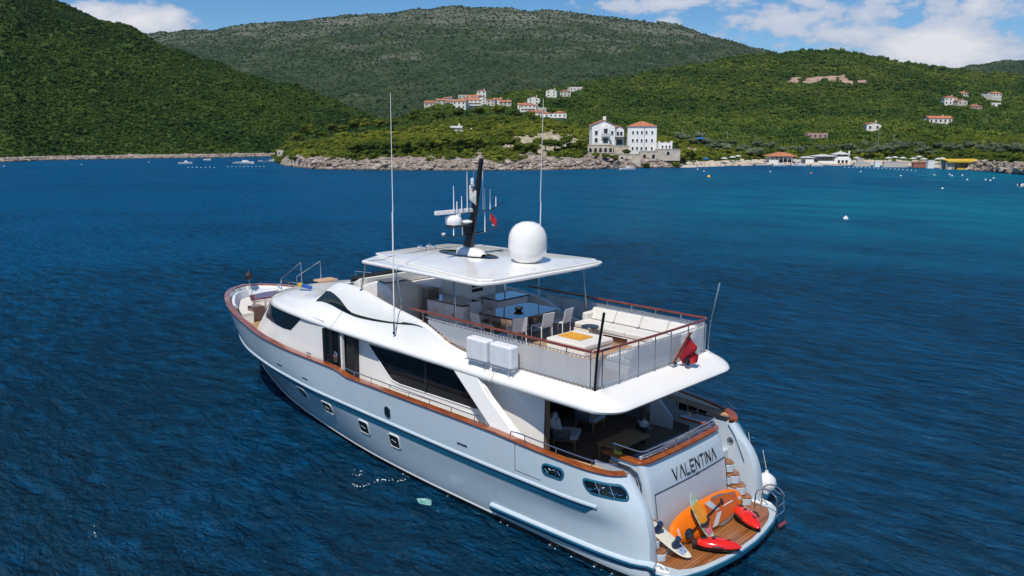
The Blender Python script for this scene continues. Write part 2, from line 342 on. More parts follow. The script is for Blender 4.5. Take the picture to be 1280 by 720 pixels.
pxs=[330+2*i for i in range(0,20)]+list(range(370,970,5))+list(range(970,1100,2))+list(range(1100,1260,5))+list(range(1260,1900,16))
mb2,rows2=land('land',lc2,pxs,[2,4,8,10,16,24,10,4],lambda v,h,px:(0 if h<-1 else .55 if h<3.2 and v<330 else .5 if v<330 else min(5,.5+(v-330)*.008)),mf2,21.)
tag(mb2.build('shore_land',[M_soil,M_rock,M_field,M_quarry,M_sand],smooth=60,fix=False),kind='structure')
# ground lookup on the land mass
def ground(rows,pxs_,px,v):
    i=min(range(len(pxs_)),key=lambda k:abs(pxs_[k]-px)); best=None
    r=rows[i]
    ds=[(p-CAM).xy.dot(Fv.xy) for p in r]
    for j in range(len(r)-1):
        if ds[j]<=v<=ds[j+1]:
            a=(v-ds[j])/max(1e-6,ds[j+1]-ds[j]); return r[j].z*(1-a)+r[j+1].z*a
    return 0
# --- foliage
def leafmat(name,c1,c2):
    m,t,b=newmat(name); oi=N(t,'ShaderNodeObjectInfo'); g=N(t,'ShaderNodeNewGeometry')
    nz=N(t,'ShaderNodeTexNoise',Scale=.05,Detail=3); t.links.new(g.outputs['Position'],nz.inputs['Vector'])
    n3=N(t,'ShaderNodeTexNoise',Scale=.012,Detail=4); t.links.new(g.outputs['Position'],n3.inputs['Vector'])
    f=M('ADD',M('MULTIPLY',oi.outputs['Random'],.5,t=t),M('ADD',M('MULTIPLY',M('SUBTRACT',nz.outputs[0],.42,t=t),1.2,t=t),M('MULTIPLY',M('SUBTRACT',n3.outputs[0],.45,t=t),1.6,t=t),t=t),t=t,clamp=True)
    rp=N(t,'ShaderNodeValToRGB'); rp.color_ramp.elements[0].color=(*c1,1); rp.color_ramp.elements[1].color=(*c2,1)
    e=rp.color_ramp.elements.new(.5); e.color=(*[(a*.6+b_*.4) for a,b_ in zip(c1,c2)],1)
    t.links.new(f,rp.inputs[0]); t.links.new(rp.outputs[0],b.inputs['Base Color']); b.inputs['Roughness'].default_value=.8; b.inputs['Specular IOR Level'].default_value=.15
    return m
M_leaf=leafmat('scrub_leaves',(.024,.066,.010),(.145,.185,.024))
M_leafd=leafmat('scrub_leaves_shade_in_colour',(.015,.052,.010),(.084,.130,.018))  # darker copy of the scrub leaves, hillside shade put into the colour
M_pine=leafmat('pine_needles',(.030,.058,.008),(.130,.140,.018))
M_bark=mat('bark',(.10,.075,.05),.9,scale=3)
def crown_mesh(name,seed,n,size,leaf,flat=.75,mats=(),lobes=9):
    rg=random.Random(seed); mb=MB(); L=[]
    for i in range(lobes):
        a=rg.random()*6.28; r=rg.uniform(.1,.62)*size; L.append((Vector((r*math.cos(a),r*math.sin(a),rg.uniform(.35,1.0)*size*flat*1.25)),rg.uniform(.28,.5)*size))
    for i in range(n):
        c,r=L[rg.randrange(lobes)]
        d=Vector((rg.gauss(0,1),rg.gauss(0,1),rg.gauss(0,1)*.9+.15)).normalized(); p=c+Vector((d.x,d.y,d.z*flat))*r*rg.uniform(.78,1.06)
        nrm=(d+Vector((rg.gauss(0,.5),rg.gauss(0,.5),rg.gauss(0,.5)))).normalized(); u=nrm.orthogonal().normalized(); u.rotate(Matrix.Rotation(rg.random()*6.28,3,nrm)); w=nrm.cross(u)
        s=leaf*rg.uniform(.6,1.3); k=len(mb.v)
        mb.v+=[tuple(p+u*s),tuple(p+w*s*.7),tuple(p-u*s*.8),tuple(p-w*s*.7)]; mb.f.append((k,k+1,k+2,k+3)); mb.m.append(0)
    # solid heart so the crown is not see-through everywhere
    for c,r in L:
        bm=bmesh.new(); bmesh.ops.create_icosphere(bm,subdivisions=1,radius=r*.8); mb.add([(v.co.x*(1+rg.uniform(-.15,.15))+c.x,v.co.y*(1+rg.uniform(-.15,.15))+c.y,v.co.z*flat*(1+rg.uniform(-.15,.15))+c.z) for v in bm.verts],[tuple(v.index for v in f.verts) for f in bm.faces]); bm.free()
    me=bpy.data.meshes.new(name); me.from_pydata(mb.v,[],mb.f)
    for m_ in mats: me.materials.append(m_)
    return me
def scatter(name,pts,meshes,label_kind='stuff'):
    """one object of ground cover: points with scale and turn, crowns put on them by geometry nodes"""
    me=bpy.data.meshes.new(name); me.from_pydata([tuple(p[0]) for p in pts],[],[])
    for an,ty,vals in (('sc','FLOAT_VECTOR',[c for p in pts for c in p[1]]),('rz','FLOAT',[p[2] for p in pts])):
        at=me.attributes.new(an,ty,'POINT'); at.data.foreach_set('vector' if ty=='FLOAT_VECTOR' else 'value',vals)
    o=bpy.data.objects.new(name,me); col.objects.link(o); tag(o,kind='stuff')
    cc=bpy.data.collections.new(name+'_kinds')
    for i,ms in enumerate(meshes):
        oo=bpy.data.objects.new(ms.name,ms); cc.objects.link(oo)
    ng=bpy.data.node_groups.new(name+'_nodes','GeometryNodeTree'); ng.interface.new_socket('Geometry',in_out='INPUT',socket_type='NodeSocketGeometry'); ng.interface.new_socket('Geometry',in_out='OUTPUT',socket_type='NodeSocketGeometry')
    gi=ng.nodes.new('NodeGroupInput'); go=ng.nodes.new('NodeGroupOutput'); ip=ng.nodes.new('GeometryNodeInstanceOnPoints'); ci=ng.nodes.new('GeometryNodeCollectionInfo')
    ci.inputs['Collection'].default_value=cc; ci.inputs['Separate Children'].default_value=True; ci.inputs['Reset Children'].default_value=True
    ip.inputs['Pick Instance'].default_value=True
    a1=ng.nodes.new('GeometryNodeInputNamedAttribute'); a1.data_type='FLOAT_VECTOR'; a1.inputs[0].default_value='sc'
    a2=ng.nodes.new('GeometryNodeInputNamedAttribute'); a2.data_type='FLOAT'; a2.inputs[0].default_value='rz'
    cx=ng.nodes.new('ShaderNodeCombineXYZ'); l=ng.links.new
    l(gi.outputs[0],ip.inputs['Points']); l(ci.outputs[0],ip.inputs['Instance']); l(a1.outputs[0],ip.inputs['Scale']); l(a2.outputs[0],cx.inputs[2]); l(cx.outputs[0],ip.inputs['Rotation']); l(ip.outputs[0],go.inputs[0])
    md=o.modifiers.new('scatter','NODES'); md.node_group=ng
    return o
far_crowns=[crown_mesh('scrub_crown',i,110,1,.17,.72,(M_leaf,),5) for i in range(5)]
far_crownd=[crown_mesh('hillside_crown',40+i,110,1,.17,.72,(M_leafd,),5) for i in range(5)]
M_leafn=leafmat('warm_shore_leaves',(.036,.070,.008),(.200,.215,.024))
near_crowns=[crown_mesh('shore_crown',20+i,650,1,.085,.72,(M_leafn,),9) for i in range(5)]
def fill(mbx,ok,size_fn,dens,seed,big=.10):
    """dens: crowns per square metre of ground as function of v; denser where crowns are smaller"""
    rg=random.Random(seed); out=[]
    for f,mi in zip(mbx.f,mbx.m):
        P=[Vector(mbx.v[i]) for i in f]; c=(P[0]+P[2])/2; v=(c-CAM).xy.dot(Fv.xy)
        if not ok(c,mi,v): continue
        area=((P[1]-P[0]).cross(P[2]-P[0]).length+(P[2]-P[0]).cross(P[3]-P[0]).length)/2
        s=size_fn(v); n=area*dens/(s*s); n=int(n)+(rg.random()<n-int(n))
        for _ in range(n):
            a,b2=rg.random(),rg.random(); p=P[0]*(1-a)*(1-b2)+P[1]*a*(1-b2)+P[2]*a*b2+P[3]*(1-a)*b2
            k=s*rg.uniform(.55,1.15)*(rg.uniform(1.3,2.0) if rg.random()<big else 1)
            out.append((p-Vector((0,0,.35*k)),(k,k,k*rg.uniform(.75,1.15)),rg.random()*6.28))
    return out
def pxof(c):
    d=c-CAM; return 640+FOC*d.dot(Rv)/d.dot(fw),360-FOC*d.dot(up)/d.dot(fw)
clear=[]   # (px0,px1,py0,py1,vmax) kept free for buildings, filled below

# haze: one closed box of thin even air round everything below the sky
mh,th,bh=newmat('haze_air'); th.nodes.remove(bh); pv=N(th,'ShaderNodeVolumePrincipled',Density=.00003,Anisotropy=.2); pv.inputs['Color'].default_value=(.72,.84,1,1); th.links.new(pv.outputs[0],th.nodes['Material Output'].inputs['Volume'])
hz_=MB().bx(-9000,9000,-9000,9000,-8,640).build('haze',mh); tag(hz_,'thin pale blue summer haze over the bay','haze',kind='stuff')
# ================================================================ BUILDINGS ON THE SHORE
RZ=math.atan2(Rv.y,Rv.x)
M_white=mat('white_render',(.80,.79,.76),.85,var=.06,scale=.6)
M_vill=mat('aged_white_render',(.70,.66,.58),.9,scale=.4,c2=(.80,.77,.71),detail=6)
M_cream=mat('cream_render',(.55,.50,.42),.85,var=.08,scale=.6)
M_pinkr=mat('pink_render',(.45,.27,.22),.9,var=.1,scale=.6)
M_tile=mat('orange_roof_tiles',(.30,.10,.045),.8,scale=1.5,c2=(.58,.23,.11),detail=6)
M_tile2=mat('red_brown_roof_tiles',(.28,.10,.06),.8,scale=1.5,c2=(.42,.17,.10),detail=6)
M_wood=mat('dark_timber',(.10,.06,.035),.7,scale=2)
M_pane=mat('dark_window_glass',(.02,.028,.035),.12,scale=2,spec=.6)
M_stone=mat('terrace_stone',(.44,.37,.29),.9,scale=.6,c2=(.64,.56,.46),detail=8)
M_yell=mat('yellow_awning_cloth',(.62,.42,.03),.8,scale=2)
M_greyroof=mat('grey_white_roof',(.50,.50,.49),.8,scale=.8)
M_bluec=mat('blue_tarpaulin',(.02,.14,.42),.7,scale=2)
M_steelp=mat('weathered_pole',(.30,.28,.25),.8,scale=2)
def gable(mb,x0,x1,y0,y1,z,h,ov=.3,axis='x',mi=0,th=.12):
    x0-=ov;x1+=ov;y0-=ov;y1+=ov
    if axis=='x': # ridge runs along x
        ym=(y0+y1)/2
        for a,b_ in ((y0,ym),(y1,ym)): mb.prism([(x0,a,z),(x1,a,z),(x1,b_,z+h),(x0,b_,z+h)],(0,0,th),mi)
    else:
        xm=(x0+x1)/2
        for a,b_ in ((x0,xm),(x1,xm)): mb.prism([(a,y0,z),(b_,y0,z+h),(b_,y1,z+h),(a,y1,z)],(0,0,th),mi)
def hip(mb,x0,x1,y0,y1,z,h,ov=.3,mi=0):
    x0-=ov;x1+=ov;y0-=ov;y1+=ov; d=min(x1-x0,y1-y0)/2
    if x1-x0>=y1-y0: a=(x0+d,(y0+y1)/2,z+h);b_=(x1-d,(y0+y1)/2,z+h)
    else: a=((x0+x1)/2,y0+d,z+h);b_=((x0+x1)/2,y1-d,z+h)
    vs=[(x0,y0,z),(x1,y0,z),(x1,y1,z),(x0,y1,z),a,b_]
    if x1-x0>=y1-y0: fs=[(0,1,5,4),(1,2,5),(2,3,4,5),(3,0,4),(3,2,1,0)]
    else: fs=[(0,1,4),(1,2,5,4),(2,3,5),(3,0,4,5),(3,2,1,0)]
    mb.add(vs,fs,mi)
BUILT=[]
def solve_v(px,py,v0):
    i=min(range(len(pxs)),key=lambda k:abs(pxs[k]-px)); best=None
    pr=None
    for p in rows2[i]:
        d=(p-CAM).xy.dot(Fv.xy); y=360-FOC*(p-CAM).dot(up)/(p-CAM).dot(fw)
        if pr and (pr[1]-py)*(y-py)<=0 and abs(y-pr[1])>1e-6:
            vv=pr[0]+(d-pr[0])*(py-pr[1])/(y-pr[1])
            if best is None or abs(vv-v0)<abs(best-v0): best=vv
        pr=(d,y)
    if best is None or not .5<best/v0<1.8: print('no ground for',px,py,v0,best); return v0
    print('house',px,py,v0,round(best)); return best
def window_set(root,cells,depth=-.04,framed=True):
    """cells: (xc, zc, w, h) on the front wall; one mesh data per size, every window an object with its pane"""
    cache={}
    for (xc,zc,w,h) in cells:
        k=(round(w,2),round(h,2))
        if k not in cache:
            mb=MB(); t_=.09 if framed else .05
            mb.bx(-w/2-t_,w/2+t_,depth-.05,.05,-h/2-t_,-h/2); mb.bx(-w/2-t_,w/2+t_,depth-.05,.05,h/2,h/2+t_); mb.bx(-w/2-t_,-w/2,depth-.05,.05,-h/2,h/2); mb.bx(w/2,w/2+t_,depth-.05,.05,-h/2,h/2)
            fo=mb.build('window',M_white,root); po=MB().bx(-w/2,w/2,depth-.01,.04,-h/2,h/2).build('pane',M_pane,fo); cache[k]=(fo,po)
            fo.location=(xc,0,zc)
        else:
            a,b_=cache[k]; c=a.copy(); col.objects.link(c); c.parent=root; c.location=(xc,0,zc); d=b_.copy(); col.objects.link(d); d.parent=c
def house(px,pyb,v,w,d,h,roof,label,wall=M_white,tiles=M_tile,cols=3,rows_=2,wing=None,turn=0,name='house',cat='house',group=None,rh=None,balcony=False,chimney=True):
    v0_=v; v=solve_v(px,pyb,v) if v<1000 else v; k_=v/v0_*(1.18 if 450<v0_<900 and px<740 else 1); w*=k_;d*=k_;h*=k_; rh=rh*k_ if rh else None
    hb=H(pyb,v); p=spot(px,v,hb); r=empty(name,label,cat,p,RZ+turn,group)
    mb=MB().bx(-w/2,w/2,0,d,-2.5,h)
    rh=rh or w*.16
    if roof=='gablefront': mb.prism([(-w/2,0,h),(w/2,0,h),(0,0,h+rh)],(0,d,0))
    if roof=='gable': mb.prism([(-w/2,0,h),(-w/2,d,h),(-w/2,d/2,h+rh)],(w,0,0))
    if roof=='flat':
        mb.bx(-w/2,w/2,0,.2,h,h+.5).bx(-w/2,w/2,d-.2,d,h,h+.5).bx(-w/2,-w/2+.2,.2,d-.2,h,h+.5).bx(w/2-.2,w/2,.2,d-.2,h,h+.5)
    wall=M_vill if wall is M_white else wall
    mb.build('wall',wall,r)
    if roof!='flat':
        rb=MB()
        if roof=='hip': hip(rb,-w/2,w/2,0,d,h+.02,rh)
        elif roof=='gable': gable(rb,-w/2,w/2,0,d,h+.02,rh)
        elif roof=='gablefront': gable(rb,-w/2,w/2,0,d,h+.02,rh,axis='y')
        elif roof=='shed': rb.prism([(-w/2-.3,-.4,h),(w/2+.3,-.4,h),(w/2+.3,d+.3,h+rh),(-w/2-.3,d+.3,h+rh)],(0,0,.15))
        ro=rb.build('roof',tiles,r)
        if chimney: MB().bx(w*.2,w*.2+.6,d*.55,d*.55+.6,h+rh*.3,h+rh+.9).build('chimney',wall,ro)
    cells=[]
    for i in range(cols):
        for j in range(rows_):
            xc=-w/2+w*(i+.5)/cols; zc=h*(j+.55)/rows_; cells.append((xc,zc,min(1.1,w/cols*.42),min(1.5,h/rows_*.5)))
    window_set(r,cells)
    if balcony:
        bb=MB()
        for j in range(1,rows_): z=h*j/rows_; bb.bx(-w*.42,w*.42,-1.3,-.02,z-.12,z); bb.bx(-w*.42,w*.42,-1.3,-1.22,z+.01,z+.85)
        bb.build('balcony',wall,r)
    BUILT.append((px,pyb,v,w,h+2)); return r
mpp_=lambda v:v/1004.
# gabled villa on the terraces
v=263; s=mpp_(v); r=empty('villa','white gabled villa with orange tiled roofs and chimney above the stone terraces','villa',spot(754,v,H(181.5,v)),RZ)
w1_=7.4; h1_=6.2
MB().bx(-3.7,3.7,0,9,-1,h1_).prism([(-3.7,0,h1_),(3.7,0,h1_),(0,0,h1_+1.7)],(0,9,0)).build('wall',M_white,r)
MB().bx(3.75,6.7,.8,8,-1,5.2).prism([(3.75,.8,5.2),(6.7,.8,5.2),(5.2,.8,6.1)],(0,7.2,0)).build('wing_wall',M_white,r)
MB().bx(-.6,1.9,-.55,.0,-.9,5.6).prism([(-.6,-.55,5.6),(1.9,-.55,5.6),(.65,-.55,6.6)],(0,.55,0)).build('bay',M_white,r)
rb=MB(); gable(rb,-3.7,3.7,0,9,h1_+.02,1.7,axis='y'); ro=rb.build('roof',M_tile,r); MB().bx(.2,1.2,4,4.8,h1_+1.2,h1_+3.0).build('chimney',M_white,ro)
rb=MB(); gable(rb,3.75,6.7,.8,8,5.22,.95,axis='y'); rb.build('roof',M_tile,r)
window_set(r,[(-2.3,3.9,.9,1.3),(-2.3,1.6,.9,1.3),(2.8,3.9,.7,1.2)])
for (xc,zc,w,h,yy) in ((.65,4.4,1.1,1.6,-.56),(.65,1.5,1.5,1.5,-.56),(4.7,3.7,.7,1.1,.79),(5.8,3.7,.7,1.1,.79),(5.2,1.0,2.0,1.6,.79)):
    f=MB().bx(xc-w/2-.1,xc+w/2+.1,yy-.08,yy+.02,zc-h/2-.1,zc+h/2+.1).build('window',M_greyroof,r); MB().bx(xc-w/2,xc+w/2,yy-.10,yy-.06,zc-h/2,zc+h/2).build('pane',M_pane,f)
MB().bx(-.9,2.2,-1.4,-.56,2.75,2.9).bx(-.9,2.2,-1.4,-1.34,2.9,3.7).build('balcony',M_greyroof,r)
MB().bx(3.9,6.9,-1.6,.78,2.5,2.65).bx(6.7,6.85,-1.6,-1.45,-.5,2.5).bx(3.95,4.1,-1.6,-1.45,-.5,2.5).build('pergola',M_wood,r)
# three storey block with hip roof
v=262; r=empty('villa','tall white three storey block with rows of small windows and orange hip roof','villa',spot(802,v,H(189.5,v)),RZ-.10)
MB().bx(-4.6,4.6,0,8,-1.5,7.7).bx(-4.7,4.7,-.08,8.08,7.7,7.95).build('wall',M_white,r)
rb=MB(); hip(rb,-4.6,4.6,0,8,7.98,1.6,.35); rb.build('roof',M_tile,r)
window_set(r,[(x,z,.55,.95) for x in (-2.9,-1.5,-.1,1.4,3.2) for z in (1.0,3.5,6.0)])
MB().tube([(.75,-.08,0),(.75,-.08,7.7)],.06).build('drainpipe',M_wood,r)
# annex
v=258; r=empty('outbuilding','low white annex with battlement corners right of the tall villa','house',spot(831.5,v,H(187,v)),RZ)
MB().bx(-2.2,2.2,0,4,-1.5,2.1).bx(-2.25,-1.7,-.02,.5,2.1,2.6).bx(1.6,2.25,-.02,.5,2.1,2.7).bx(-.4,.4,-.02,.4,2.1,2.4).build('wall',M_white,r)
window_set(r,[(-.9,.9,.5,.8),(.3,.9,.5,.8),(1.4,.9,.5,.8)])
# terraces
def terrace(px0,px1,pyt,pyb,v,label,arches=0,stair=False,th=3.0):
    x0=(px0-(px0+px1)/2)*mpp_(v);x1=-x0; zt=H(pyt,v);zb=H(pyb,v); r=empty('terrace_wall',label,'terrace wall',spot((px0+px1)/2,v,zb),RZ)
    hh_=zt-zb; MB().bx(x0,x1,0,th,-1.2,hh_).build('wall',M_stone,r); MB().bx(x0-.05,x1+.05,-.12,.3,hh_+.003,hh_+.22).build('coping',M_stone,r)
    for i in range(arches):
        xc=x0+(x1-x0)*(i+.5)/arches; w=.9
        pts=[(xc-w/2,-.05,hh_*.25),(xc+w/2,-.05,hh_*.25)]+[(xc+w/2*math.cos(a),-.05,hh_*.55+w/2*math.sin(a)) for a in np.linspace(0,math.pi,9)]
        MB().prism(pts,(0,.09,0)).build('arched_opening',M_pane,r)
    if stair:
        mb=MB(); n=8
        for i in range(n): mb.bx(x1-.3*i-.35-.0,x1-.3*i-.05,-1.2,-.01,-1.2,hh_*(i+1)/n)
        mb.build('steps',M_stone,r)
terrace(735,766,181.5,193,257,'upper beige stone terrace wall with dark openings under the gabled villa',5)
terrace(731,768,191.5,201,252,'lower beige stone terrace wall with arches under the gabled villa',3)
terrace(768,786,183,194,256,'beige stone terrace wall with hedge between the two white villas',0,True)
terrace(770,800,193,204,251,'low stone quay wall below the stairs in front of the tall villa',2,True)
terrace(800,822,189.5,201,254,'stone wall with dark opening under the tall white villa',2)
terrace(820,850,187,196,254,'stone garden wall below the low white annex',1)
# village on the slope behind
VL=[(542.5,137.5,640,13,9,4.6,'gable','red roofed house at the left end of the village row',M_cream,M_tile2,4,2),
(561,136,655,8.5,8,4.6,'hip','village house with brown roof, second from the left end of the row',M_cream,M_tile2,3,2),
(574,136,650,9,8,4.8,'gable','white village house with wide orange roof in the middle of the row',M_white,M_tile,3,2),
(592,135.5,645,11,8,5.4,'hip','large white and orange village house at the right of the row',M_white,M_tile,4,3),
(590.5,127.5,690,9,8,3.6,'gable','orange roofed house uphill just behind the village row',M_white,M_tile,3,2),
(580,123.5,720,8.5,7,2.4,'flat','low pale flat roofed house uphill at the left of the square white house',M_cream,M_tile,3,1),
(602,121.5,720,6.5,6.5,4.6,'hip','square white house standing highest above the village row',M_white,M_tile2,2,2),
(613.5,132.5,680,6,6,4.2,'hip','small house with orange roof at the right end of the village row',M_cream,M_tile,2,2),
(631.5,131.8,680,8.5,6,2.4,'shed','long low cream house in the trees left of the hillside cluster',M_cream,M_tile,3,1),
(660,143.5,560,9.5,8,5.2,'hip','white house with balconies and red roof at the foot of the hillside cluster',M_white,M_tile2,4,3),
(667,131,620,8,7,4,'gablefront','white gabled house at the top of the hillside cluster',M_white,M_tile,2,2),
(668,148.5,520,8,7,3.2,'gable','white house with red roof half behind the long white building',M_white,M_tile2,3,1),
(689,121.5,760,8.5,8,5,'gablefront','white house with steep gable, left of the three highest village houses',M_white,M_tile,2,2),
(706.5,121.5,760,8.5,8,4.4,'hip','red roofed house in the middle of the three highest village houses',M_cream,M_tile2,3,2),
(720.5,113.5,800,11,7,2.6,'flat','long flat white house, right of the three highest village houses',M_white,M_tile,4,1),
(1092,163.5,420,7,7,3.2,'gablefront','small white house with bright orange roof alone in the trees',M_white,M_tile,2,1),
(1175.5,154.5,480,13.5,7,2.9,'gable','long white house with orange roof alone on the right slope',M_white,M_tile,5,1),
(1188,131,640,9,8,5.5,'hip','tall pale house at the left of the upper right hamlet',M_white,M_tile2,3,2),
(1203,132,610,7.5,6,3.4,'gablefront','cream gabled house at the front of the upper right hamlet',M_cream,M_tile,2,1),
(1206.5,120,700,8,7,2.6,'hip','orange roofed house at the back of the upper right hamlet',M_cream,M_tile,3,1),
(1220,136,600,9,6,1.8,'hip','low house almost all red roof in the upper right hamlet',M_pinkr,M_tile2,3,1),
(1233,122,700,7.5,6,2.6,'flat','grey white flat roofed house beside the orange roofed one at far right',M_greyroof,M_tile,3,1),
(1246,125,690,9,8,5.2,'gable','white two storey house with orange roof at the right edge of the hamlet',M_white,M_tile,3,2),
(1245,133,620,6.5,6,2.2,'flat','small white hut below the right edge of the hamlet',M_white,M_tile,2,1),
(552,133.5,655,7,7,4.2,'gable','cream house squeezed between the two red roofed houses at the left of the row',M_cream,M_tile,2,2),
(583,132,650,7,7,4.4,'hip','narrow white house left of the largest house in the village row',M_white,M_tile2,2,2),
(602,130,670,6.5,6,4,'gablefront','narrow gabled house just right of the largest house in the village row',M_white,M_tile,2,2),
(622,129,700,6,6,2.6,'gable','small house with orange roof between the village row and the long cream house',M_white,M_tile,2,1),
(653,137.5,590,6,6,3.2,'gable','small white house at the left foot of the hillside cluster',M_white,M_tile,2,1),
(676,141,560,6.5,6,2.6,'flat','pale flat roofed annex behind the long white building',M_cream,M_tile,2,1),
(560,127,760,6,6,2.6,'gable','small grey white house uphill in the trees behind the left of the row',M_greyroof,M_tile2,2,1),
(1022,173,400,10,5,2.2,'flat','roofless pink stone house with dark openings in the trees above the beach',M_pinkr,M_tile,4,1),
(570,163.5,330,4.4,3,1.1,'shed','small pale shed beside the track on the wooded headland',M_white,M_greyroof,2,1),
(352,194,300,3.2,2.5,1.3,'flat','two small stone huts at the tip of the wooded headland',M_cream,M_tile,2,1),
(741,23.5,2950,12,10,6,'flat','small relay hut on the mountain crest between the two masts',M_greyroof,M_tile,2,1),
]
for (px,py,v,w,d,h,rf_,lb,wl,tl,c_,r_) in VL: house(px,py,v,w,d,h,rf_,lb,wl,tl,c_,r_,turn=rng.uniform(-.25,.25) if v>350 and w<13 else 0,rh=None if w<12 else 1.5,balcony=(r_==3))
# long white building
r=house(691.5,151.5,450,14.5,9,3.8,'flat','long white two storey building with orange roofs above the headland trees',cols=6,rows_=2,balcony=False)
rb=MB(); hip(rb,-7.25,-.6,0,9,4.32,.9); hip(rb,.2,7.25,0,9,4.72,1.1); rb.build('roof',M_tile,r)
MB().bx(-7,7,-1.6,-.02,1.8,1.95).bx(-7,7,-1.6,-1.5,1.95,2.6).build('balcony',M_white,r)
terrace(676,716,152,157,442,'pale retaining wall in front of the long white building',0)
# shore restaurants
def posts(mb,x0,x1,n,y,z0,z1,w=.14):
    for i in range(n): x=x0+(x1-x0)*i/(n-1); mb.bx(x-w/2,x+w/2,y-w/2,y+w/2,z0,z1)
v=276; r=empty('beach_restaurant','open beach restaurant under a wide orange tiled roof','restaurant',spot(979,v,H(203.5,v)),RZ)
MB().bx(-4.6,4.6,4,4.3,-1,2.2).bx(-4.7,-1.6,.4,.7,-1,1.0).build('wall',M_white,r)
rb=MB(); hip(rb,-4.6,4.6,0,7,2.2,1.3,.3); rb.build('roof',M_tile,r); mb=MB(); posts(mb,-4.4,4.4,7,.2,-1,2.18); mb.build('post',M_white,r)
MB().bx(-3.6,3.6,2,3,-.5,.9).build('counter',M_wood,r)
r=empty('beach_restaurant','beach restaurant with low grey white roofs and shaded terrace','restaurant',spot(1026,v,H(204.5,v)),RZ)
MB().bx(-5.2,5.2,4.5,4.8,-1,2.2).bx(-5.2,-2.4,0,.3,-1,1.5).bx(-1,5.2,-.2,.1,-1,.9).build('wall',M_white,r)
rb=MB(); hip(rb,-5.2,-2,0,6,1.9,.5,.3); hip(rb,-1.9,5.2,0,6,2.4,.7,.3); rb.build('roof',M_greyroof,r); mb=MB(); posts(mb,-5,5,8,.3,-1,2.3,.12); mb.build('post',M_wood,r)
MB().bx(-3.6,3.6,2,3,-.5,.9).build('counter',M_wood,r)
r=empty('beach_tower','white two storey pavilion with pointed white roof beside the grey roofed restaurant','pavilion',spot(1053,v,H(205,v)),RZ)
MB().bx(-2.7,2.7,0,4.5,-1,2.0).bx(-2.2,-1.9,.3,4.2,2,3.2).bx(1.9,2.2,.3,4.2,2,3.2).bx(-1.9,1.9,3.9,4.2,2,3.2).bx(-.1,.1,.3,.5,2,3.2).bx(-1.9,1.9,.3,.45,2,2.45).build('wall',M_white,r)
rb=MB(); hip(rb,-2.3,2.3,.2,4.4,3.2,1.0,.3); rb.bx(-.15,.15,2.1,2.5,4.0,4.6); rb.build('roof',M_greyroof,r)
MB().bx(2.3,2.7,1,1.6,2.0,4.4).build('chimney',M_white,r); window_set(r,[(-1.3,.8,.8,1),(0,.8,.8,1),(1.3,.8,.8,1)])
r=empty('beach_bar','beach bar with long yellow awning and white rear wall','beach bar',spot(1204,240,H(211.5,240)),RZ)
MB().bx(-5.0,5.2,3.5,3.8,-1,2.6).bx(1.4,5.2,0,.3,-1,2.3).bx(4.9,7.2,.3,.6,-1,2.6).bx(-5,-2.6,.2,.5,-1,2.2).build('wall',M_cream,r)
MB().prism([(-5.1,-.5,2.35),(5,-.5,2.35),(5,3.6,2.8),(-5.1,3.6,2.8)],(0,0,.12)).bx(-5.1,5,-.56,-.5,2.0,2.46).build('awning',M_yell,r)
mb=MB(); posts(mb,-5,5,7,-.4,-1,2.3,.12); mb.build('post',M_wood,r); MB().bx(2.9,3.5,-.06,.02,-.2,1.5).build('doorway',M_pane,r)
MB().bx(-2.2,-.2,-.9,-.3,-.4,.35).build('counter',M_yell,r)
for lbl,px,py,v,m_,w in (('blue tarpaulin shelter in the trees behind the shingle shore',874,177,300,M_bluec,2.4),('small blue beach cabin at the waterline left of the restaurants',882,203,268,M_bluec,1.1)):
    hb=H(py,v); mb=MB(); posts(mb,-w/2,w/2,2,0,-.5,1.0,.08); posts(mb,-w/2,w/2,2,1.5,-.5,1.0,.08); rb=MB(); gable(rb,-w/2,w/2,0,1.5,1.0,.4)
    r=empty('tarpaulin_shelter',lbl,'shelter',spot(px,v,hb),RZ); mb.build('post',M_wood,r); rb.build('canopy',m_,r)
    MB().bx(-w/2+.1,w/2-.1,1.3,1.4,-.4,1.0).build('back_panel',m_,r)
# beach wall, parasols, low sheds along the shingle
MB_w=[(1068,1088,203.5,207,262,'low pale shore wall right of the white pavilion'),(1094,1100,202,207,258,'square pale concrete block on the beach'),(1105,1135,202.5,207.5,256,'long low beach wall with brown shed behind'),(1160,1168,201,207.5,248,'white changing cabin on the beach left of the yellow awning'),(945,958,204,207,272,'short pale wall left of the orange roofed restaurant'),(1072,1080,198.5,202,268,'white beach kiosk behind the shore wall')]
for (a,b_,t0,t1,v,lb) in MB_w:
    w=(b_-a)*mpp_(v); zt=H(t0,v);zb=H(t1,v); o=MB().bx(-w/2,w/2,0,1.2,-.8,zt-zb).bx(-w/2-.06,w/2+.06,-.06,1.26,zt-zb+.002,zt-zb+.1).build('beach_wall',M_cream if w>2 else M_white,bevel=.02); o.location=spot((a+b_)/2,v,zb); o.rotation_euler.z=RZ; tag(o,lb,'beach wall')
o=MB().bx(-2.1,2.1,0,1.6,-.6,.9).prism([(-2.2,-.15,.9),(2.2,-.15,.9),(2.2,1.75,1.15),(-2.2,1.75,1.15)],(0,0,.08)).build('beach_shed',M_tile2); o.location=spot(1151,251,H(207,251)); o.rotation_euler.z=RZ; tag(o,'low rust brown shed on the shingle between the walls and the yellow bar','shed')
def parasol_mesh():
    a=MB().lathe([(1.25,1.95),(.9,2.15),(.35,2.38),(0,2.45)],n=8); b_=MB().tube([(0,0,0),(0,0,2.4)],.04); return a,b_
first=None
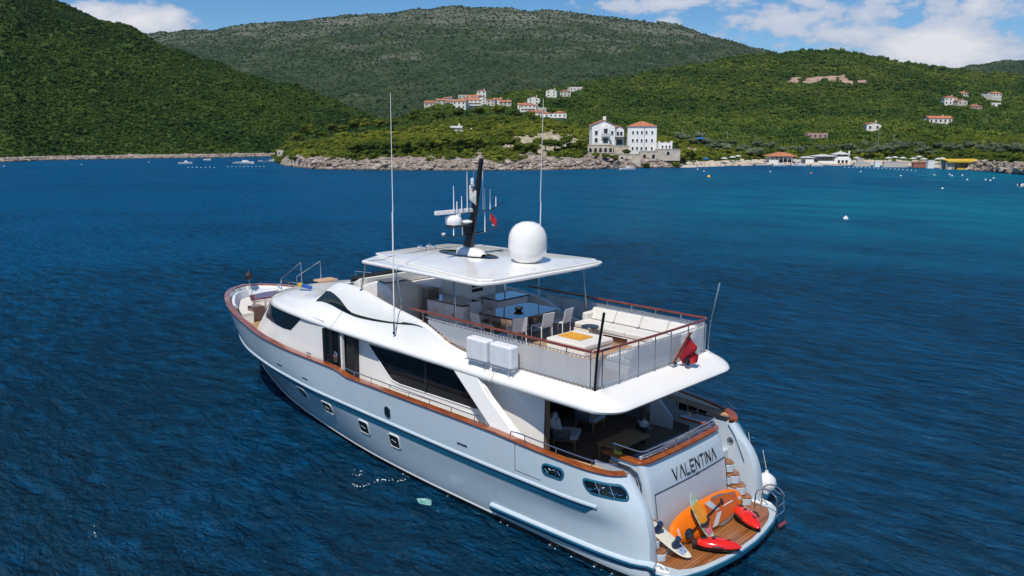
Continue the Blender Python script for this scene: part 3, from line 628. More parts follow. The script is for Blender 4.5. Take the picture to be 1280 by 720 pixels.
for i,px in enumerate([905,915,922,1070,1110,1118,1128,1141,1148,1154,1172,1177]):
    if first is None:
        r=empty('beach_parasol','pale closed weave parasol standing on the shingle beach','parasol',group='parasols along the shingle beach'); a,b_=parasol_mesh(); a.build('canopy',M_greyroof,r); b_.build('pole',M_wood,r); first=r; q=r
    else: q=copy_thing(first)
    v=dist_at(float(shy(px)))+7+2*(i%3); q.location=spot(px,v,max(.3,ground(rows2,pxs,px,v)-.3))
# utility poles
first=None
for i,(px,pt,pb,v) in enumerate([(1098,160,173,330),(1117,168,179,320),(1228,175,189,280),(1271,177,194,270),(852.5,162,171,330),(943.5,168,178,330),(909,166,173,350),(1233,143,150,480)]):
    hb=H(pb,v); hgt_=max(3,H(pt,v)-hb)
    if first is None:
        r=empty('utility_pole','thin weathered utility pole with short crossarm standing above the trees','utility pole',group='utility poles on the right slope'); MB().tube([(0,0,-1),(0,0,1)],[.14,.09],6).build('pole',M_steelp,r); MB().bx(-.6,.6,-.05,.05,.86,.90).build('crossarm',M_steelp,r); first=r;q=r
    else: q=copy_thing(first)
    q.location=spot(px,v,hb+hgt_*.0); q.scale=(1,1,hgt_)
for lb,px,pt,pb,v,w in (('tall lattice mast on the mountain crest, left of the pair',738.5,4,20,3000,1.3),('shorter mast on the mountain crest, right of the pair',754,11,21,3000,1.3)):
    hb=H(pb,v);ht=H(pt,v)-hb; r=empty('radio_mast',lb,'radio mast',spot(px,v,hb-8)); mb=MB()
    for a in range(3): an=a*2.094; mb.tube([(w*math.cos(an),w*math.sin(an),0),(w*.4*math.cos(an),w*.4*math.sin(an),ht+8)],.38,4)
    for k in range(12):
        z=(ht+8)*k/12; q_=w*(1-.6*k/12)
        for a in range(3): mb.tube([(q_*math.cos(a*2.094),q_*math.sin(a*2.094),z),(q_*.95*math.cos((a+1)*2.094),q_*.95*math.sin((a+1)*2.094),z+(ht+8)/12)],.18,4)
    mb.build('lattice',M_steelp,r)
# ---- boats and buoys
M_boatw=mat('white_boat_hull',(.72,.72,.70),.35,scale=2); M_boatb=mat('blue_boat_cover',(.03,.12,.35),.6,scale=2)
def boat(px,py,L,label,heading=0,cover=None,cabin=True,v=None):
    v=v or dist_at(py); r=empty('motorboat',label,'motorboat',spot(px,v,0),RZ+heading); W=L*.34
    hb=MB(); rows_=[]
    for i in range(9):
        u=i/8; x=-L/2+L*u; yw=W/2*(1-max(0,(u-.45)/.55)**2.2); zt=.55+.25*u*u
        rows_.append([(x,-yw,zt),(x,-yw*.85,.1),(x,0,-.2),(x,yw*.85,.1),(x,yw,zt),(x,yw*.82,zt-.02),(x,yw*.7,.32),(x,-yw*.7,.32),(x,-yw*.82,zt-.02)])
    hb.grid(rows_,closed=True); hb.add([rows_[0][i] for i in range(9)],[tuple(range(9))]); hb.build('hull',M_boatw,r)
    if cabin:
        MB().prism([(-L*.05,-W*.28,.45),(L*.28,-W*.2,.55),(L*.12,-W*.24,1.15),(-L*.03,-W*.26,1.2)],(0,W*.5,0)).build('cabin',M_boatw,r); MB().prism([(L*.13,-W*.2,.8),(L*.22,-W*.18,.72),(L*.14,-W*.2,1.08)],(0,W*.38,0)).build('windscreen',M_pane,r)
    if cover: MB().prism([(-L*.35,-W*.35,1.25),(L*.1,-W*.35,1.35),(L*.1,-W*.35,1.42),(-L*.35,-W*.35,1.32)],(0,W*.7,0)).bx(-L*.33,-L*.31,-W*.33,-W*.3,.5,1.3).bx(-L*.33,-L*.31,W*.3,W*.33,.5,1.3).bx(.0,.05,-W*.33,-W*.3,.5,1.3).bx(0,.05,W*.3,W*.33,.5,1.3).build('canopy',M_boatb,r)
    MB().box((-L*.52,0,.5),(.3,.3,.7)).build('outboard_motor',M_pane,r)
boat(784,212.5,5.2,'white motorboat moored in front of the tall white villa',.35)
boat(231.6,205.0,4.6,'small white motorboat off the left shore, farthest left of the moored boats',.3)
boat(305,204.5,7.5,'long white motorboat moored off the left shore near the headland tip',-.15)
boat(338,202.8,9.0,'white motorboat with blue canopy in the cove behind the headland tip',.15,cover=True,v=300)
boat(259,200.5,2.8,'tiny white dinghy close under the left shore rocks',.1,cabin=False)
boat(974,207.9,4.6,'white motorboat in front of the orange roofed restaurant',.2)
boat(998,207.6,4.6,'dark trimmed boat with blue cover near the grey roofed restaurant',-.2,cover=True)
boat(1021,208.2,4.0,'low white dinghy near the steps of the grey roofed restaurant',.1,cabin=False)
boat(1284,233.5,4.0,'white dinghy half cut off at the right edge',.3,cabin=False)
M_buoyw=mat('white_buoy_plastic',(.75,.75,.72),.4); M_buoyy=mat('yellow_buoy_plastic',(.75,.48,.05),.4); M_buoyr=mat('faded_red_buoy_plastic',(.6,.2,.15),.4)
def buoy(px,py,d,m_,label=None,group=None,src=None):
    v=dist_at(py); p=spot(px,v,0)
    if src is not None:
        o=src.copy(); col.objects.link(o)
        o.scale=[d/src['d_']]*3 if 'd_' in src else (1,1,1)
    else:
        mb=MB().lathe([(0,-.45*d),(.3*d,-.38*d),(.48*d,-.15*d),(.5*d,0),(.46*d,.2*d),(.3*d,.4*d),(.1*d,.49*d),(.06*d,.62*d),(0,.64*d)],n=14); o=mb.build('mooring_buoy',m_,smooth=50)
    o.location=p+Vector((0,0,d*.12)); tag(o,label or 'small white mooring buoy floating in the bay','buoy',group); return o
buoy(1057,274,.62,M_buoyw,'large white round buoy floating alone in the bay')
buoy(886,221.5,.85,M_buoyy,'yellow buoy floating off the shingle shore')
buoy(1014,217,.55,M_buoyr,'pink red buoy floating in front of the restaurants')
b0=None
for (px,py) in [(880,214.5),(872,212),(963,215),(1076,215),(1126,220),(1187,218.5),(1190,220),(1203,219.5),(1242,223),(1238,226),(1178,236),(1168,219),(1209,225),(1232,225),(5,208),(102,206),(186,203),(1297,229)]:
    q=buoy(px,py,.42,M_buoyw,None,'white mooring buoys in the bay',b0); b0=b0 or q
f0=None
for px,py in [(1056+5.2*i,209.6+.028*i*i*.5) for i in range(18)]+[(235+5.5*i,209.8-.25*(i%3)) for i in range(7)]+[(285+5*i,208.6-.2*(i%2)) for i in range(10)]:
    if f0 is None:
        f0=MB().lathe([(0,-.14),(.14,-.1),(.17,0),(.14,.1),(0,.14)],n=10,rot=(0,R(90),0)).build('line_float',M_buoyw,smooth=50); tag(f0,'white float of the bathing area rope','float','white floats of the swimming area ropes'); q=f0
    else: q=f0.copy(); col.objects.link(q)
    q.location=spot(px,dist_at(py),.06); q.rotation_euler.z=RZ
# ================================================================ TREES
def blocked(c,v):
    x,y=pxof(c)
    for (px,pb,vv,w,h) in BUILT:
        hw=w/2/vv*1004+2; hh_=h/vv*1004
        if abs(x-px)<hw and vv-60<v<vv+16 and y<pb+5 : return True
    return False
def ok_right(c,mi,v):
    x,y=pxof(c)
    if mi==2: return rng.random()<.14 and v<400
    if mi==3: return rng.random()<.03
    if mi!=0: return False
    if v<300 and 731<x<852 and y<206: return False
    if v<285 and 855<x<1240 and c.z<2.0: return False
    if v<262 and 1175<x<1232: return False
    if v<292 and 955<x<1065: return False
    if x<310 or x>1500: return False
    return not blocked(c,v)
sz=lambda v: 1.45 if v<340 else 1.45+ (v-340)/420
pts=fill(mb2,ok_right,sz,.70,11,.24)
near=[p for p in pts if (p[0]-CAM).xy.dot(Fv.xy)<360]; far=[p for p in pts if (p[0]-CAM).xy.dot(Fv.xy)>=360]
o=scatter('shore_scrub',near,near_crowns); tag(o,'dense green scrub and small trees covering the headland and shore','scrub')
o=scatter('hill_woods',far,far_crowns); tag(o,'green bushy woods covering the hills behind the villages','woods')
pl=fill(mbL,lambda c,mi,v: mi==0 and -620<pxof(c)[0]<640 and v<760,lambda v:1.15+(v-300)/480,.75,12,.10)
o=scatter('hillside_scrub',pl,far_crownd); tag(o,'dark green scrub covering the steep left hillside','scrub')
pm=fill(mbM,lambda c,mi,v: -60<pxof(c)[0]<1340 and v<3150,lambda v:2.0+v/1200,.13,13)
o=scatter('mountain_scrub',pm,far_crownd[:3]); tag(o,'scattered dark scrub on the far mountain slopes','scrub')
# shore rocks
def rock_mesh(seed):
    rg=random.Random(seed); bm=bmesh.new(); bmesh.ops.create_icosphere(bm,subdivisions=2,radius=1)
    off=Vector((seed*3.1,0,0))
    for vv in bm.verts:
        n=nzv(vv.co+off,1.1)+.5*nzv(vv.co+off,2.7); vv.co=Vector((vv.co.x*1.25,vv.co.y,vv.co.z*.62))*(1+.55*n)
    me=bpy.data.meshes.new('shore_rock'); bm.to_mesh(me); bm.free(); me.materials.append(M_rock); return me
rocks=[rock_mesh(i) for i in range(6)]
rg=random.Random(5); rp_=[]
for i in range(7500):
    px=rg.uniform(342,1290); 
    if 850<px<1215 and rg.random()<.8: continue
    v0=dist_at(float(shy(px))); v=v0+abs(rg.gauss(1,4.5)); 
    if v>v0+13: continue
    z=ground(rows2,pxs,px,v); k=rg.uniform(.10,.45)*(rg.uniform(1.5,3) if rg.random()<.12 else 1)*(.5 if 850<px<1215 else 1)
    if px<372: k*=.6
    rp_.append((spot(px,v,max(-.15,z)),(k*1.4,k,k*.9),rg.random()*6.28))
for i in range(2600):
    px=rg.uniform(-120,345); sy=float(tab([(-150,203),(0,202.5),(55,200.5),(110,199.5),(170,198.5),(250,197.5),(330,196),(400,195.5)])(px)); v=dist_at(sy)+abs(rg.gauss(1,3)); z=(v-dist_at(sy))*.5
    k=rg.uniform(.2,.8); rp_.append((spot(px,v,min(1.3,z)),(k*1.4,k,k*.8),rg.random()*6.28))
o=scatter('shore_rocks',rp_,rocks); tag(o,'jumble of pale weathered rocks along the waterline','rocks')
# trees one can tell apart
def tree_proto(seed,h,w,m_,name='pine_tree'):
    r=bpy.data.objects.new(name,None); col.objects.link(r)
    me=crown_mesh('crown',seed,1500,w,.20,.62,(m_,),12); c=bpy.data.objects.new('crown',me); col.objects.link(c); c.parent=r; c.location=(0,0,h*.42)
    mb=MB().tube([(0,0,-1),(.1,0,h*.3),(-.05,.1,h*.55),(0,0,h*.8)],[.2,.16,.11,.05],7)
    for a in range(4): an=a*1.6; mb.tube([(0,0,h*(.35+.08*a)),(w*.5*math.cos(an),w*.5*math.sin(an),h*(.55+.07*a))],[.08,.03],5)
    mb.build('trunk',M_bark,r); return r
TG=[('pine_tree','round topped pine on the crest of the wooded headland','pine tree','pines along the headland crest',M_pine,9.0,3.7,101,[(372,300),(384,302),(398,300),(415,305),(431,300),(446,305),(459,300),(474,310),(490,312),(520,318),(548,322),(575,330),(598,335),(622,338),(645,335),(662,325)]),
('bushy_tree','dense green tree just above the pale headland rocks','tree','trees above the headland rocks',M_leafn,4.6,2.4,102,[(p_,None) for p_ in range(440,735,11)]),
('bushy_tree','green tree between the waterfront and the white villas','tree','trees around the white villas',M_leafn,3.2,1.7,103,[(719,None),(745,248),(757,247),(768,248),(783,252),(808,250),(845,252),(852,256),(860,262),(868,264),(845,285),(730,262),(712,285),(775,285),(783,290),(826,285),(838,290)]),
('olive_tree','grey green olive tree behind the beach','olive tree','olive trees behind the beach',leafmat('olive_leaves',(.085,.12,.06),(.20,.24,.14)),3.8,2.5,104,[(p_,v_) for p_,v_ in [(850,300),(866,296),(890,286),(907,288),(925,290),(938,288),(950,292),(1000,305),(1030,300),(1062,296),(1075,288),(1088,284),(1100,290),(1115,286),(1131,288),(1150,280),(1165,274),(1235,262),(1248,255),(1262,250),(1275,246),(858,315),(874,318),(884,300),(898,310),(915,318),(932,308),(948,325),(962,318),(978,312),(990,320),(1010,322),(1024,315),(1040,325),(1052,312),(1070,305),(1082,318),(1096,312),(1108,306),(1122,318),(1136,305),(1148,300),(1158,292),(1172,300),(1186,288),(1198,280),(1212,286),(1225,276),(1240,282),(1256,270),(1268,264)]])]
for (nm,lb,ct,gp,m_,h,w,seed,L) in TG:
    prot=[tree_proto(seed*7+k,h,w,m_,nm) for k in range(3)]; rg=random.Random(seed); used=[0,0,0]
    for i,(px,v) in enumerate(L):
        k=i%3; r=prot[k] if not used[k] else copy_thing(prot[k]); used[k]=1
        if v is None: v=dist_at(float(shy(px)))+rg.uniform(9,17)
        z=ground(rows2,pxs,px,v); s=rg.uniform(.8,1.2); r.location=spot(px,v,z-.2); r.scale=(s,s,s*rg.uniform(.85,1.15)); r.rotation_euler=(0,0,rg.random()*6.28); tag(r,lb,ct,gp)
# ================================================================ THE YACHT (x forward from the stern, y to port, z up from the waterline)
def gel(name,c,rough=.22,var=.025):
    return mat(name,c,rough,var=var,scale=.9,coat=.5,detail=5,rvar=.06)
M_gel=gel('white_gelcoat',(.83,.815,.78))
M_hullp=gel('pale_hull_paint',(.50,.585,.645),.2)
M_boot=mat('black_boot_stripe',(.012,.012,.014),.3)
M_anti=mat('dark_antifouling',(.02,.025,.035),.7)
M_navy=mat('teal_blue_paint_and_shade',(.014,.115,.20),.45,spec=.2)
M_varn=mat('varnished_teak',(.20,.040,.010),.16,scale=2.0,c2=(.42,.115,.022),coat=.8,stretch=(1,6,6),detail=6)
M_varnm=mat('red_mahogany_rail',(.14,.028,.016),.18,scale=3,c2=(.24,.05,.025),coat=.7)
M_teak=planks('sun_bleached_teak_deck',(.36,.22,.12),(.52,.35,.20),1,.06)
M_teakw=planks('wet_oiled_teak_planks',(.15,.045,.012),(.42,.17,.050),0,.085,rough=.3,coat=.4)
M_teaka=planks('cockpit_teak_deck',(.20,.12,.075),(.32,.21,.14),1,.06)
M_glass=mat('tinted_window_glass',(.003,.006,.008),.04,scale=1.2,c2=(.008,.014,.020),spec=.42)
M_steel=mat('polished_stainless_steel',(.62,.64,.66),.16,1,var=.05)
M_blk=mat('black_carbon_mast_paint',(.010,.011,.014),.25,coat=.4)
M_rub=mat('black_rubber',(.015,.015,.017),.6)
M_cush=mat('off_white_upholstery',(.66,.64,.60),.85,scale=1.5,var=.05,bump=.25,bscale=6)
M_cushg=mat('blue_grey_upholstery',(.16,.20,.25),.85,scale=2,var=.08,bump=.3,bscale=6)
M_cushl=mat('pale_grey_upholstery',(.56,.58,.60),.85,scale=2,var=.06,bump=.3,bscale=6)
M_cab=mat('warm_grey_cabinet_paint',(.82,.79,.76),.4,var=.04)
M_dkw=mat('dark_glossy_walnut',(.045,.014,.008),.07,scale=3,c2=(.10,.032,.016),coat=1,stretch=(1,8,1))
M_vinyl=mat('white_cover_cloth',(.72,.74,.77),.55,scale=2,var=.05,bump=.5,bscale=4)
M_tan=mat('bare_teak_shelf',(.50,.30,.17),.6,scale=3,c2=(.62,.40,.25),stretch=(1,8,1))
M_scr=mat('pale_grey_mesh_screen',(.54,.57,.61),.75,scale=1.2,var=.05,stretch=(2,2,.5))
st_=M_scr.node_tree; so_=st_.nodes['Material Output']; sb_=st_.nodes['Principled BSDF']; tr_=N(st_,'ShaderNodeBsdfTransparent'); tl_=N(st_,'ShaderNodeBsdfTranslucent'); tl_.inputs['Color'].default_value=(.6,.62,.66,1)
mA=N(st_,'ShaderNodeMixShader'); mA.inputs[0].default_value=.15; st_.links.new(sb_.outputs[0],mA.inputs[1]); st_.links.new(tl_.outputs[0],mA.inputs[2]); mB_=N(st_,'ShaderNodeMixShader'); mB_.inputs[0].default_value=.2; st_.links.new(mA.outputs[0],mB_.inputs[1]); st_.links.new(tr_.outputs[0],mB_.inputs[2]); st_.links.new(mB_.outputs[0],so_.inputs['Surface'])
M_lace=mat('white_lacing_cord',(.6,.58,.55),.8)
M_red=mat('red_ensign_cloth',(.38,.008,.018),.8,scale=4,var=.15)
M_flagw=mat('white_flag_patch',(.7,.68,.62),.8)
yacht=empty('motor_yacht','large white flybridge motor yacht anchored in the foreground with teak rails and black mast','yacht',(0,0,0))
Y=yacht
# ---------------- hull lines
cap_y=tab([(1.95,2.55),(2.05,2.78),(2.35,3.05),(2.9,3.24),(4,3.36),(6,3.45),(10,3.5),(15.7,3.47),(17.9,3.37),(20.3,3.02),(22.2,2.58),(24.2,1.83),(25.3,1.17),(25.85,.58),(26.1,0)])
cap_z=tab([(1.9,2.5),(3,2.63),(4.4,2.72),(6,2.82),(10,2.86),(12.4,2.87),(13.2,3.0),(15.7,3.04),(17.9,3.12),(20.3,3.3),(22.2,3.42),(24.2,3.54),(26.1,3.6)])
st_y=tab([(1.3,2.68),(1.7,2.95),(2.4,3.22),(3.5,3.34),(8,3.44),(14,3.42),(17,3.22),(20.5,2.68),(22.5,2.08),(24.2,1.25),(25.4,.45),(25.75,0)])
st_z=tab([(1.2,1.72),(2.6,1.76),(8,1.84),(14,1.92),(20.5,2.04),(25.75,2.3)])
l4y=tab([(1.1,2.72),(1.5,2.92),(3,3.12),(8,3.28),(12,3.24),(16,2.92),(19,2.40),(21.5,1.72),(23.5,1.02),(25.1,.25),(25.35,0)])
l4z=tab([(1,1.1),(12,1.15),(18,1.2),(25.4,1.35)])
l3y=tab([(1.0,2.80),(1.4,2.97),(3,3.05),(8.4,3.03),(11.4,2.92),(16,2.40),(19,1.85),(21.4,1.2),(23.9,.40),(25.0,0)])
l2y=tab([(.9,2.80),(3,2.96),(8.4,2.92),(11.7,2.76),(16.4,2.18),(19.5,1.52),(21.8,.95),(23.8,.32),(24.8,0)])
def cst(v): return lambda x: v+0*np.asarray(x,float)
LV=[(1.3,23.5,tab([(1,.3),(8,.3),(20,.12),(23.5,0)]),cst(-1.1)),(1.0,24.3,tab([(1,2.3),(8,2.4),(14,1.9),(20,.8),(24.3,0)]),cst(-.5)),(1.04,24.8,l2y,cst(0)),(1.04,25.0,l3y,cst(.2)),(1.12,25.35,l4y,l4z),(1.32,25.75,st_y,st_z),(1.95,26.1,cap_y,cap_z)]
NS=110
def level(i,side=1):
    a,s_,fy,fz=LV[i]; u=np.arange(NS+1)/NS; u=.5*(1-np.cos(math.pi*u)); x=a+(s_-a)*u
    return np.stack([x,side*fy(x),fz(x)],1)
base=[level(i) for i in range(len(LV))]
# smooth the sections between the level lines
def hullrows():
    ks=np.arange(len(LV)); tt=[]
    for i,n in enumerate([2,2,1,5,4,6]): tt+=[i+j/n for j in range(n)]
    tt.append(len(LV)-1); rows=[]
    A=np.stack(base) # L,N,3
    for st in range(NS+1):
        f=[pchip(ks,A[:,st,c]) for c in range(3)]
        rows.append([(float(f[0](t_)),float(f[1](t_)),float(f[2](t_))) for t_ in tt])
    return rows,tt
HR,HT=hullrows(); HC={}
mb=MB(); n=len(HR[0])
# inner skin of the stern wing, its rounded edge, then the side
for st in range(-5,0):
    r=[]
    for p in HR[0]:
        ang={-5:None,-4:None,-3:1,-2:2,-1:3}[st]
        yi=2.38 if p[2]>-.2 else p[1]*.9
        if st==-5: q=(3.1,yi,p[2])
        elif st==-4: q=(p[0]+.22,yi,p[2])
        else:
            a=math.pi*(.18+.22*(st+3)); ym=(yi+p[1])/2; hw=(p[1]-yi)/2
            q=(p[0]+.12-.13*math.sin(a),ym-hw*math.cos(a),p[2])
        r.append(q)
    mb.v+=r
for r in HR: mb.v+=r
tot_=len(mb.v)//n
def hmat(t_): 
    return 0
for i in range(tot_-1):
    for j in range(n-1):
        z=(mb.v[i*n+j][2]+mb.v[(i+1)*n+j+1][2])/2
        mi=0
        if HT[j+1]<=2.001: mi=2
        elif HT[j+1]<=3.001: mi=1
        mb.f.append((i*n+j,(i+1)*n+j,(i+1)*n+j+1,i*n+j+1)); mb.m.append(mi)
# top of the wing
mb.mirror(); mb.build('hull',[M_hullp,M_boot,M_anti],Y,smooth=50)
def hull_pt(x,z):
    """outside of the port side at station x and height z"""
    kz=round(z,3)
    if kz not in HC:
        L=[]
        for r in HR:
            zs=[q[2] for q in r]; L.append((float(np.interp(kz,zs,[q[0] for q in r])),float(np.interp(kz,zs,[q[1] for q in r]))))
        HC[kz]=([a for a,_ in L],[b_ for _,b_ in L])
    return float(np.interp(x,*HC[kz]))
def strip(name,zf,x0,x1,h,th,m_,n=60,off=0,parent=Y,round_=True):
    for s in (1,-1):
        pts=[]
        for i in range(n+1):
            x=x0+(x1-x0)*i/n; z=float(zf(x)); pts.append((x,s*(hull_pt(x,z)+off),z))
        prof=[(-s*.02*-1*0,-h/2)]
        o=s
        pr=[(0,-h/2),(o*th,-h/2+.02),(o*th,h/2-.02),(0,h/2)] if o>0 else [(0,h/2),(o*th,h/2-.02),(o*th,-h/2+.02),(0,-h/2)]
        MB().sweep(pts,pr).build(name,m_,parent,smooth=40)
# upper rub strake: white top, blue-grey underside
for s in (1,-1):
    pts=[];n_=90
    for i in range(n_+1):
        x=2.35+(25.2-2.35)*i/n_; z=float(st_z(x)); k=min(1,(x-2.35)/.15,(25.2-x)/1.2)+.02; pts.append((x,s*(hull_pt(x,z)),z,k))
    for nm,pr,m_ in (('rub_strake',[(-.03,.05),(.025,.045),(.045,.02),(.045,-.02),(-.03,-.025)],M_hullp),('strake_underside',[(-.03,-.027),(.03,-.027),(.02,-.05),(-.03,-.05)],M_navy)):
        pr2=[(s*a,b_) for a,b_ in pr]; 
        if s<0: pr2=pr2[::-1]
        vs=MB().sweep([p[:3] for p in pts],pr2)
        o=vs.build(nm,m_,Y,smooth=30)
    # low spray strake at the quarter
    pts=[(x,s*(hull_pt(x,.60-.0*x)),.60-.012*(x-1)) for x in np.linspace(.92,6.1,30)]
    pts=[(p[0],p[1],p[2]) for p in pts]
    pr=[(-.03,.07),(.06,.02),(.08,-.02),(.06,-.05),(-.03,-.05)]; pr2=[(s*a,b_) for a,b_ in pr]; pr2=pr2 if s>0 else pr2[::-1]
    MB().sweep(pts,pr2).build('spray_strake',M_hullp,Y,smooth=30)
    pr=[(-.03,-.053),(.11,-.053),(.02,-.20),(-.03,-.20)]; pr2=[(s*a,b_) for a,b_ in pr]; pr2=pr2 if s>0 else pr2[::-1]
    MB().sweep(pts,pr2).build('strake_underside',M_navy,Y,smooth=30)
    # white pinstripe over the boot top
    pts=[(x,s*(hull_pt(x,.235)+.002),.235) for x in np.linspace(6.0,24.2,80)]
    pr=[(-.01,.035),(.006,.035),(.006,-.035),(-.01,-.035)]; pr2=[(s*a,b_) for a,b_ in pr]; pr2=pr2 if s>0 else pr2[::-1]
    MB().sweep(pts,pr2).build('pinstripe',M_gel,Y)
    pts=[(x,s*(hull_pt(x,.29)+.002),.29) for x in np.linspace(1.2,24.2,80)]
# cap rail of varnished teak, once round the bow
xs=np.concatenate([np.linspace(1.98,3,14),np.linspace(3.2,22,70),26.1-(np.linspace(2.02,0,26)**2)/1.0/1.0*1.0])
xs=[x for x in xs if x<=26.1]; xs=sorted(set(float(x) for x in xs if x<22.01))+[26.1-q*q for q in np.linspace(2.0,0,30)]
pp=[(x,float(cap_y(x)),float(cap_z(x))) for x in xs]
path=[(x,y-.03,z) for x,y,z in pp]; path=path+[(x,-y,z) for x,y,z in reversed(path[:-1])]
# port aft to bow to starboard aft: left of travel is outboard to port
MB().sweep(path,[(-.14,.0),(.07,.0),(.085,.03),(.07,.065),(-.12,.065),(-.14,.05)]).build('cap_rail',M_varn,Y,smooth=35)
def off_in(x,d): return float(cap_y(x))-d
# inner bulwark and decks
for s in (1,-1):
    rows_=[]
    for x in list(np.linspace(2.3,14.2,40)): rows_.append([(x,s*(off_in(x,.16)),float(cap_z(x))+.01),(x,s*(off_in(x,.20)),1.70)])
    MB().grid(rows_).build('bulwark_lining',M_gel,Y,smooth=30)
rows_=[]
for p in pp:
    if p[0]<19.5: continue
    k=max(0,(p[1]-.17)/max(.01,p[1])); rows_.append([(p[0]-.14*(1-min(1,p[1]/2)),p[1]*k,p[2]+.01),(min(p[0]-.22*(1-min(1,p[1]/2)),25.75),min(p[1]*k*.97,max(0,hull_pt(min(p[0],25.7),2.7)-.07)),2.70)])
rr=rows_+[[(x,-y,z) for x,y,z in r] for r in reversed(rows_)]
MB().grid(rr).build('bow_bulwark_lining',M_gel,Y,smooth=30)
poly=[(x,off_in(x,.15)) for x in np.linspace(2.2,14.3,30)]; poly=poly+[(x,-y) for x,y in reversed(poly)]
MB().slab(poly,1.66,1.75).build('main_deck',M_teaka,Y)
poly=[(min(p[0]-.1,25.7),max(0,min(p[1]-.12,hull_pt(min(p[0],25.7),2.66)-.05))) for p in pp if p[0]>19.3]; poly=poly+[(x,-y) for x,y in reversed(poly[:-1])]
MB().slab(poly,2.62,2.72).build('foredeck',M_teak,Y)
# tan shelf inside the port and starboard quarter
for s in (1,-1):
    o=[(x,s*off_in(x,.17)) for x in np.linspace(2.25,5.2,14)]; i_=[(x,s*(off_in(x,.17)-.30*math.sin(min(1,(x-2.25)/.6,(5.2-x)/1.5)*math.pi/2))) for x in np.linspace(5.2,2.25,14)]
    MB().slab(o+i_,2.50,2.56).build('side_shelf',M_tan,Y)
# hull openings
def on_hull(x,z,side=1):
    e=.05; p=Vector((x,side*hull_pt(x,z),z)); px_=Vector((x+e,side*hull_pt(x+e,z),z)); pz=Vector((x,side*hull_pt(x,z+e),z+e))
    tx=(px_-p).normalized(); tz=(pz-p).normalized(); nr=tx.cross(tz).normalized()*(-1)
    if nr.y*side<0: nr=-nr
    return p,tx,tz,nr
def rrect(w,h,r,n=5,skew=0):
    pts=[]
    for cx,cy,a0 in ((w/2-r,h/2-r,0),(-w/2+r,h/2-r,90),(-w/2+r,-h/2+r,180),(w/2-r,-h/2+r,270)):
        for i in range(n+1): a=R(a0+90*i/n); x=cx+r*math.cos(a); y=cy+r*math.sin(a); pts.append((x+skew*y,y))
    return pts
def hull_opening(name,x,z,w,h,r,frame_m,pane_m,side=1,fr=.05,bars=0,proud=.02,skew=0,clutter=False):
    p,tx,tz,nr=on_hull(x,z,side)
    P=lambda a,b_,d: (Vector((x+a*tx.x,side*hull_pt(x+a*tx.x,z+a*tx.z+b_*tz.z),z+a*tx.z+b_*tz.z)) + nr*d)
    o=rrect(w+2*fr,h+2*fr,r+fr,5,skew); i_=rrect(w,h,r,5,skew); k=len(o)
    mb=MB(); vs=[P(a,b_,proud) for a,b_ in o]+[P(a,b_,proud+.008) for a,b_ in i_]+[P(a,b_,-.03) for a,b_ in o]+[P(a,b_,-.01) for a,b_ in i_]
    fs=[]
    for q in range(k):
        t_=(q+1)%k; fs+=[(q,t_,k+t_,k+q),(2*k+q,2*k+t_,t_,q),(k+q,k+t_,3*k+t_,3*k+q)]
    mb.add(vs,fs); f=mb.build(name,frame_m,Y,smooth=40)
    MB().add([P(a,b_,.014) for a,b_ in i_]+[P(0,0,.016)],[(q,(q+1)%k,k) for q in range(k)]).build('pane',pane_m,f)
    for q in range(bars):
        a=-w/2+w*(q+1)/(bars+1); MB().tube([P(a,-h/2,.03),P(a,h/2,.03)],.012,6).build('bar',M_steel,f)
    if clutter:
        rg=random.Random(int(x*10)); mb=MB()
        for q in range(int(w/.13)):
            a=-w/2+.08+q*.13; mb.tube([P(a,-h*.1+h*.3*rg.uniform(-1,1),.012),P(a+.07,h*.3*rg.uniform(-1,1),.03),P(a+.11,-h*.2,.012)],.018,6)
        mb.build('mooring_fitting',M_steel,f)
    return f
def hull_arc(z):
    pts=[]
    for r in HR[:60]:
        zs=[q[2] for q in r]; pts.append(Vector((float(np.interp(z,zs,[q[0] for q in r])),float(np.interp(z,zs,[q[1] for q in r])),z)))
    d=[0]
    for a,b_ in zip(pts[:-1],pts[1:]): d.append(d[-1]+(b_-a).length)
    return pts,d
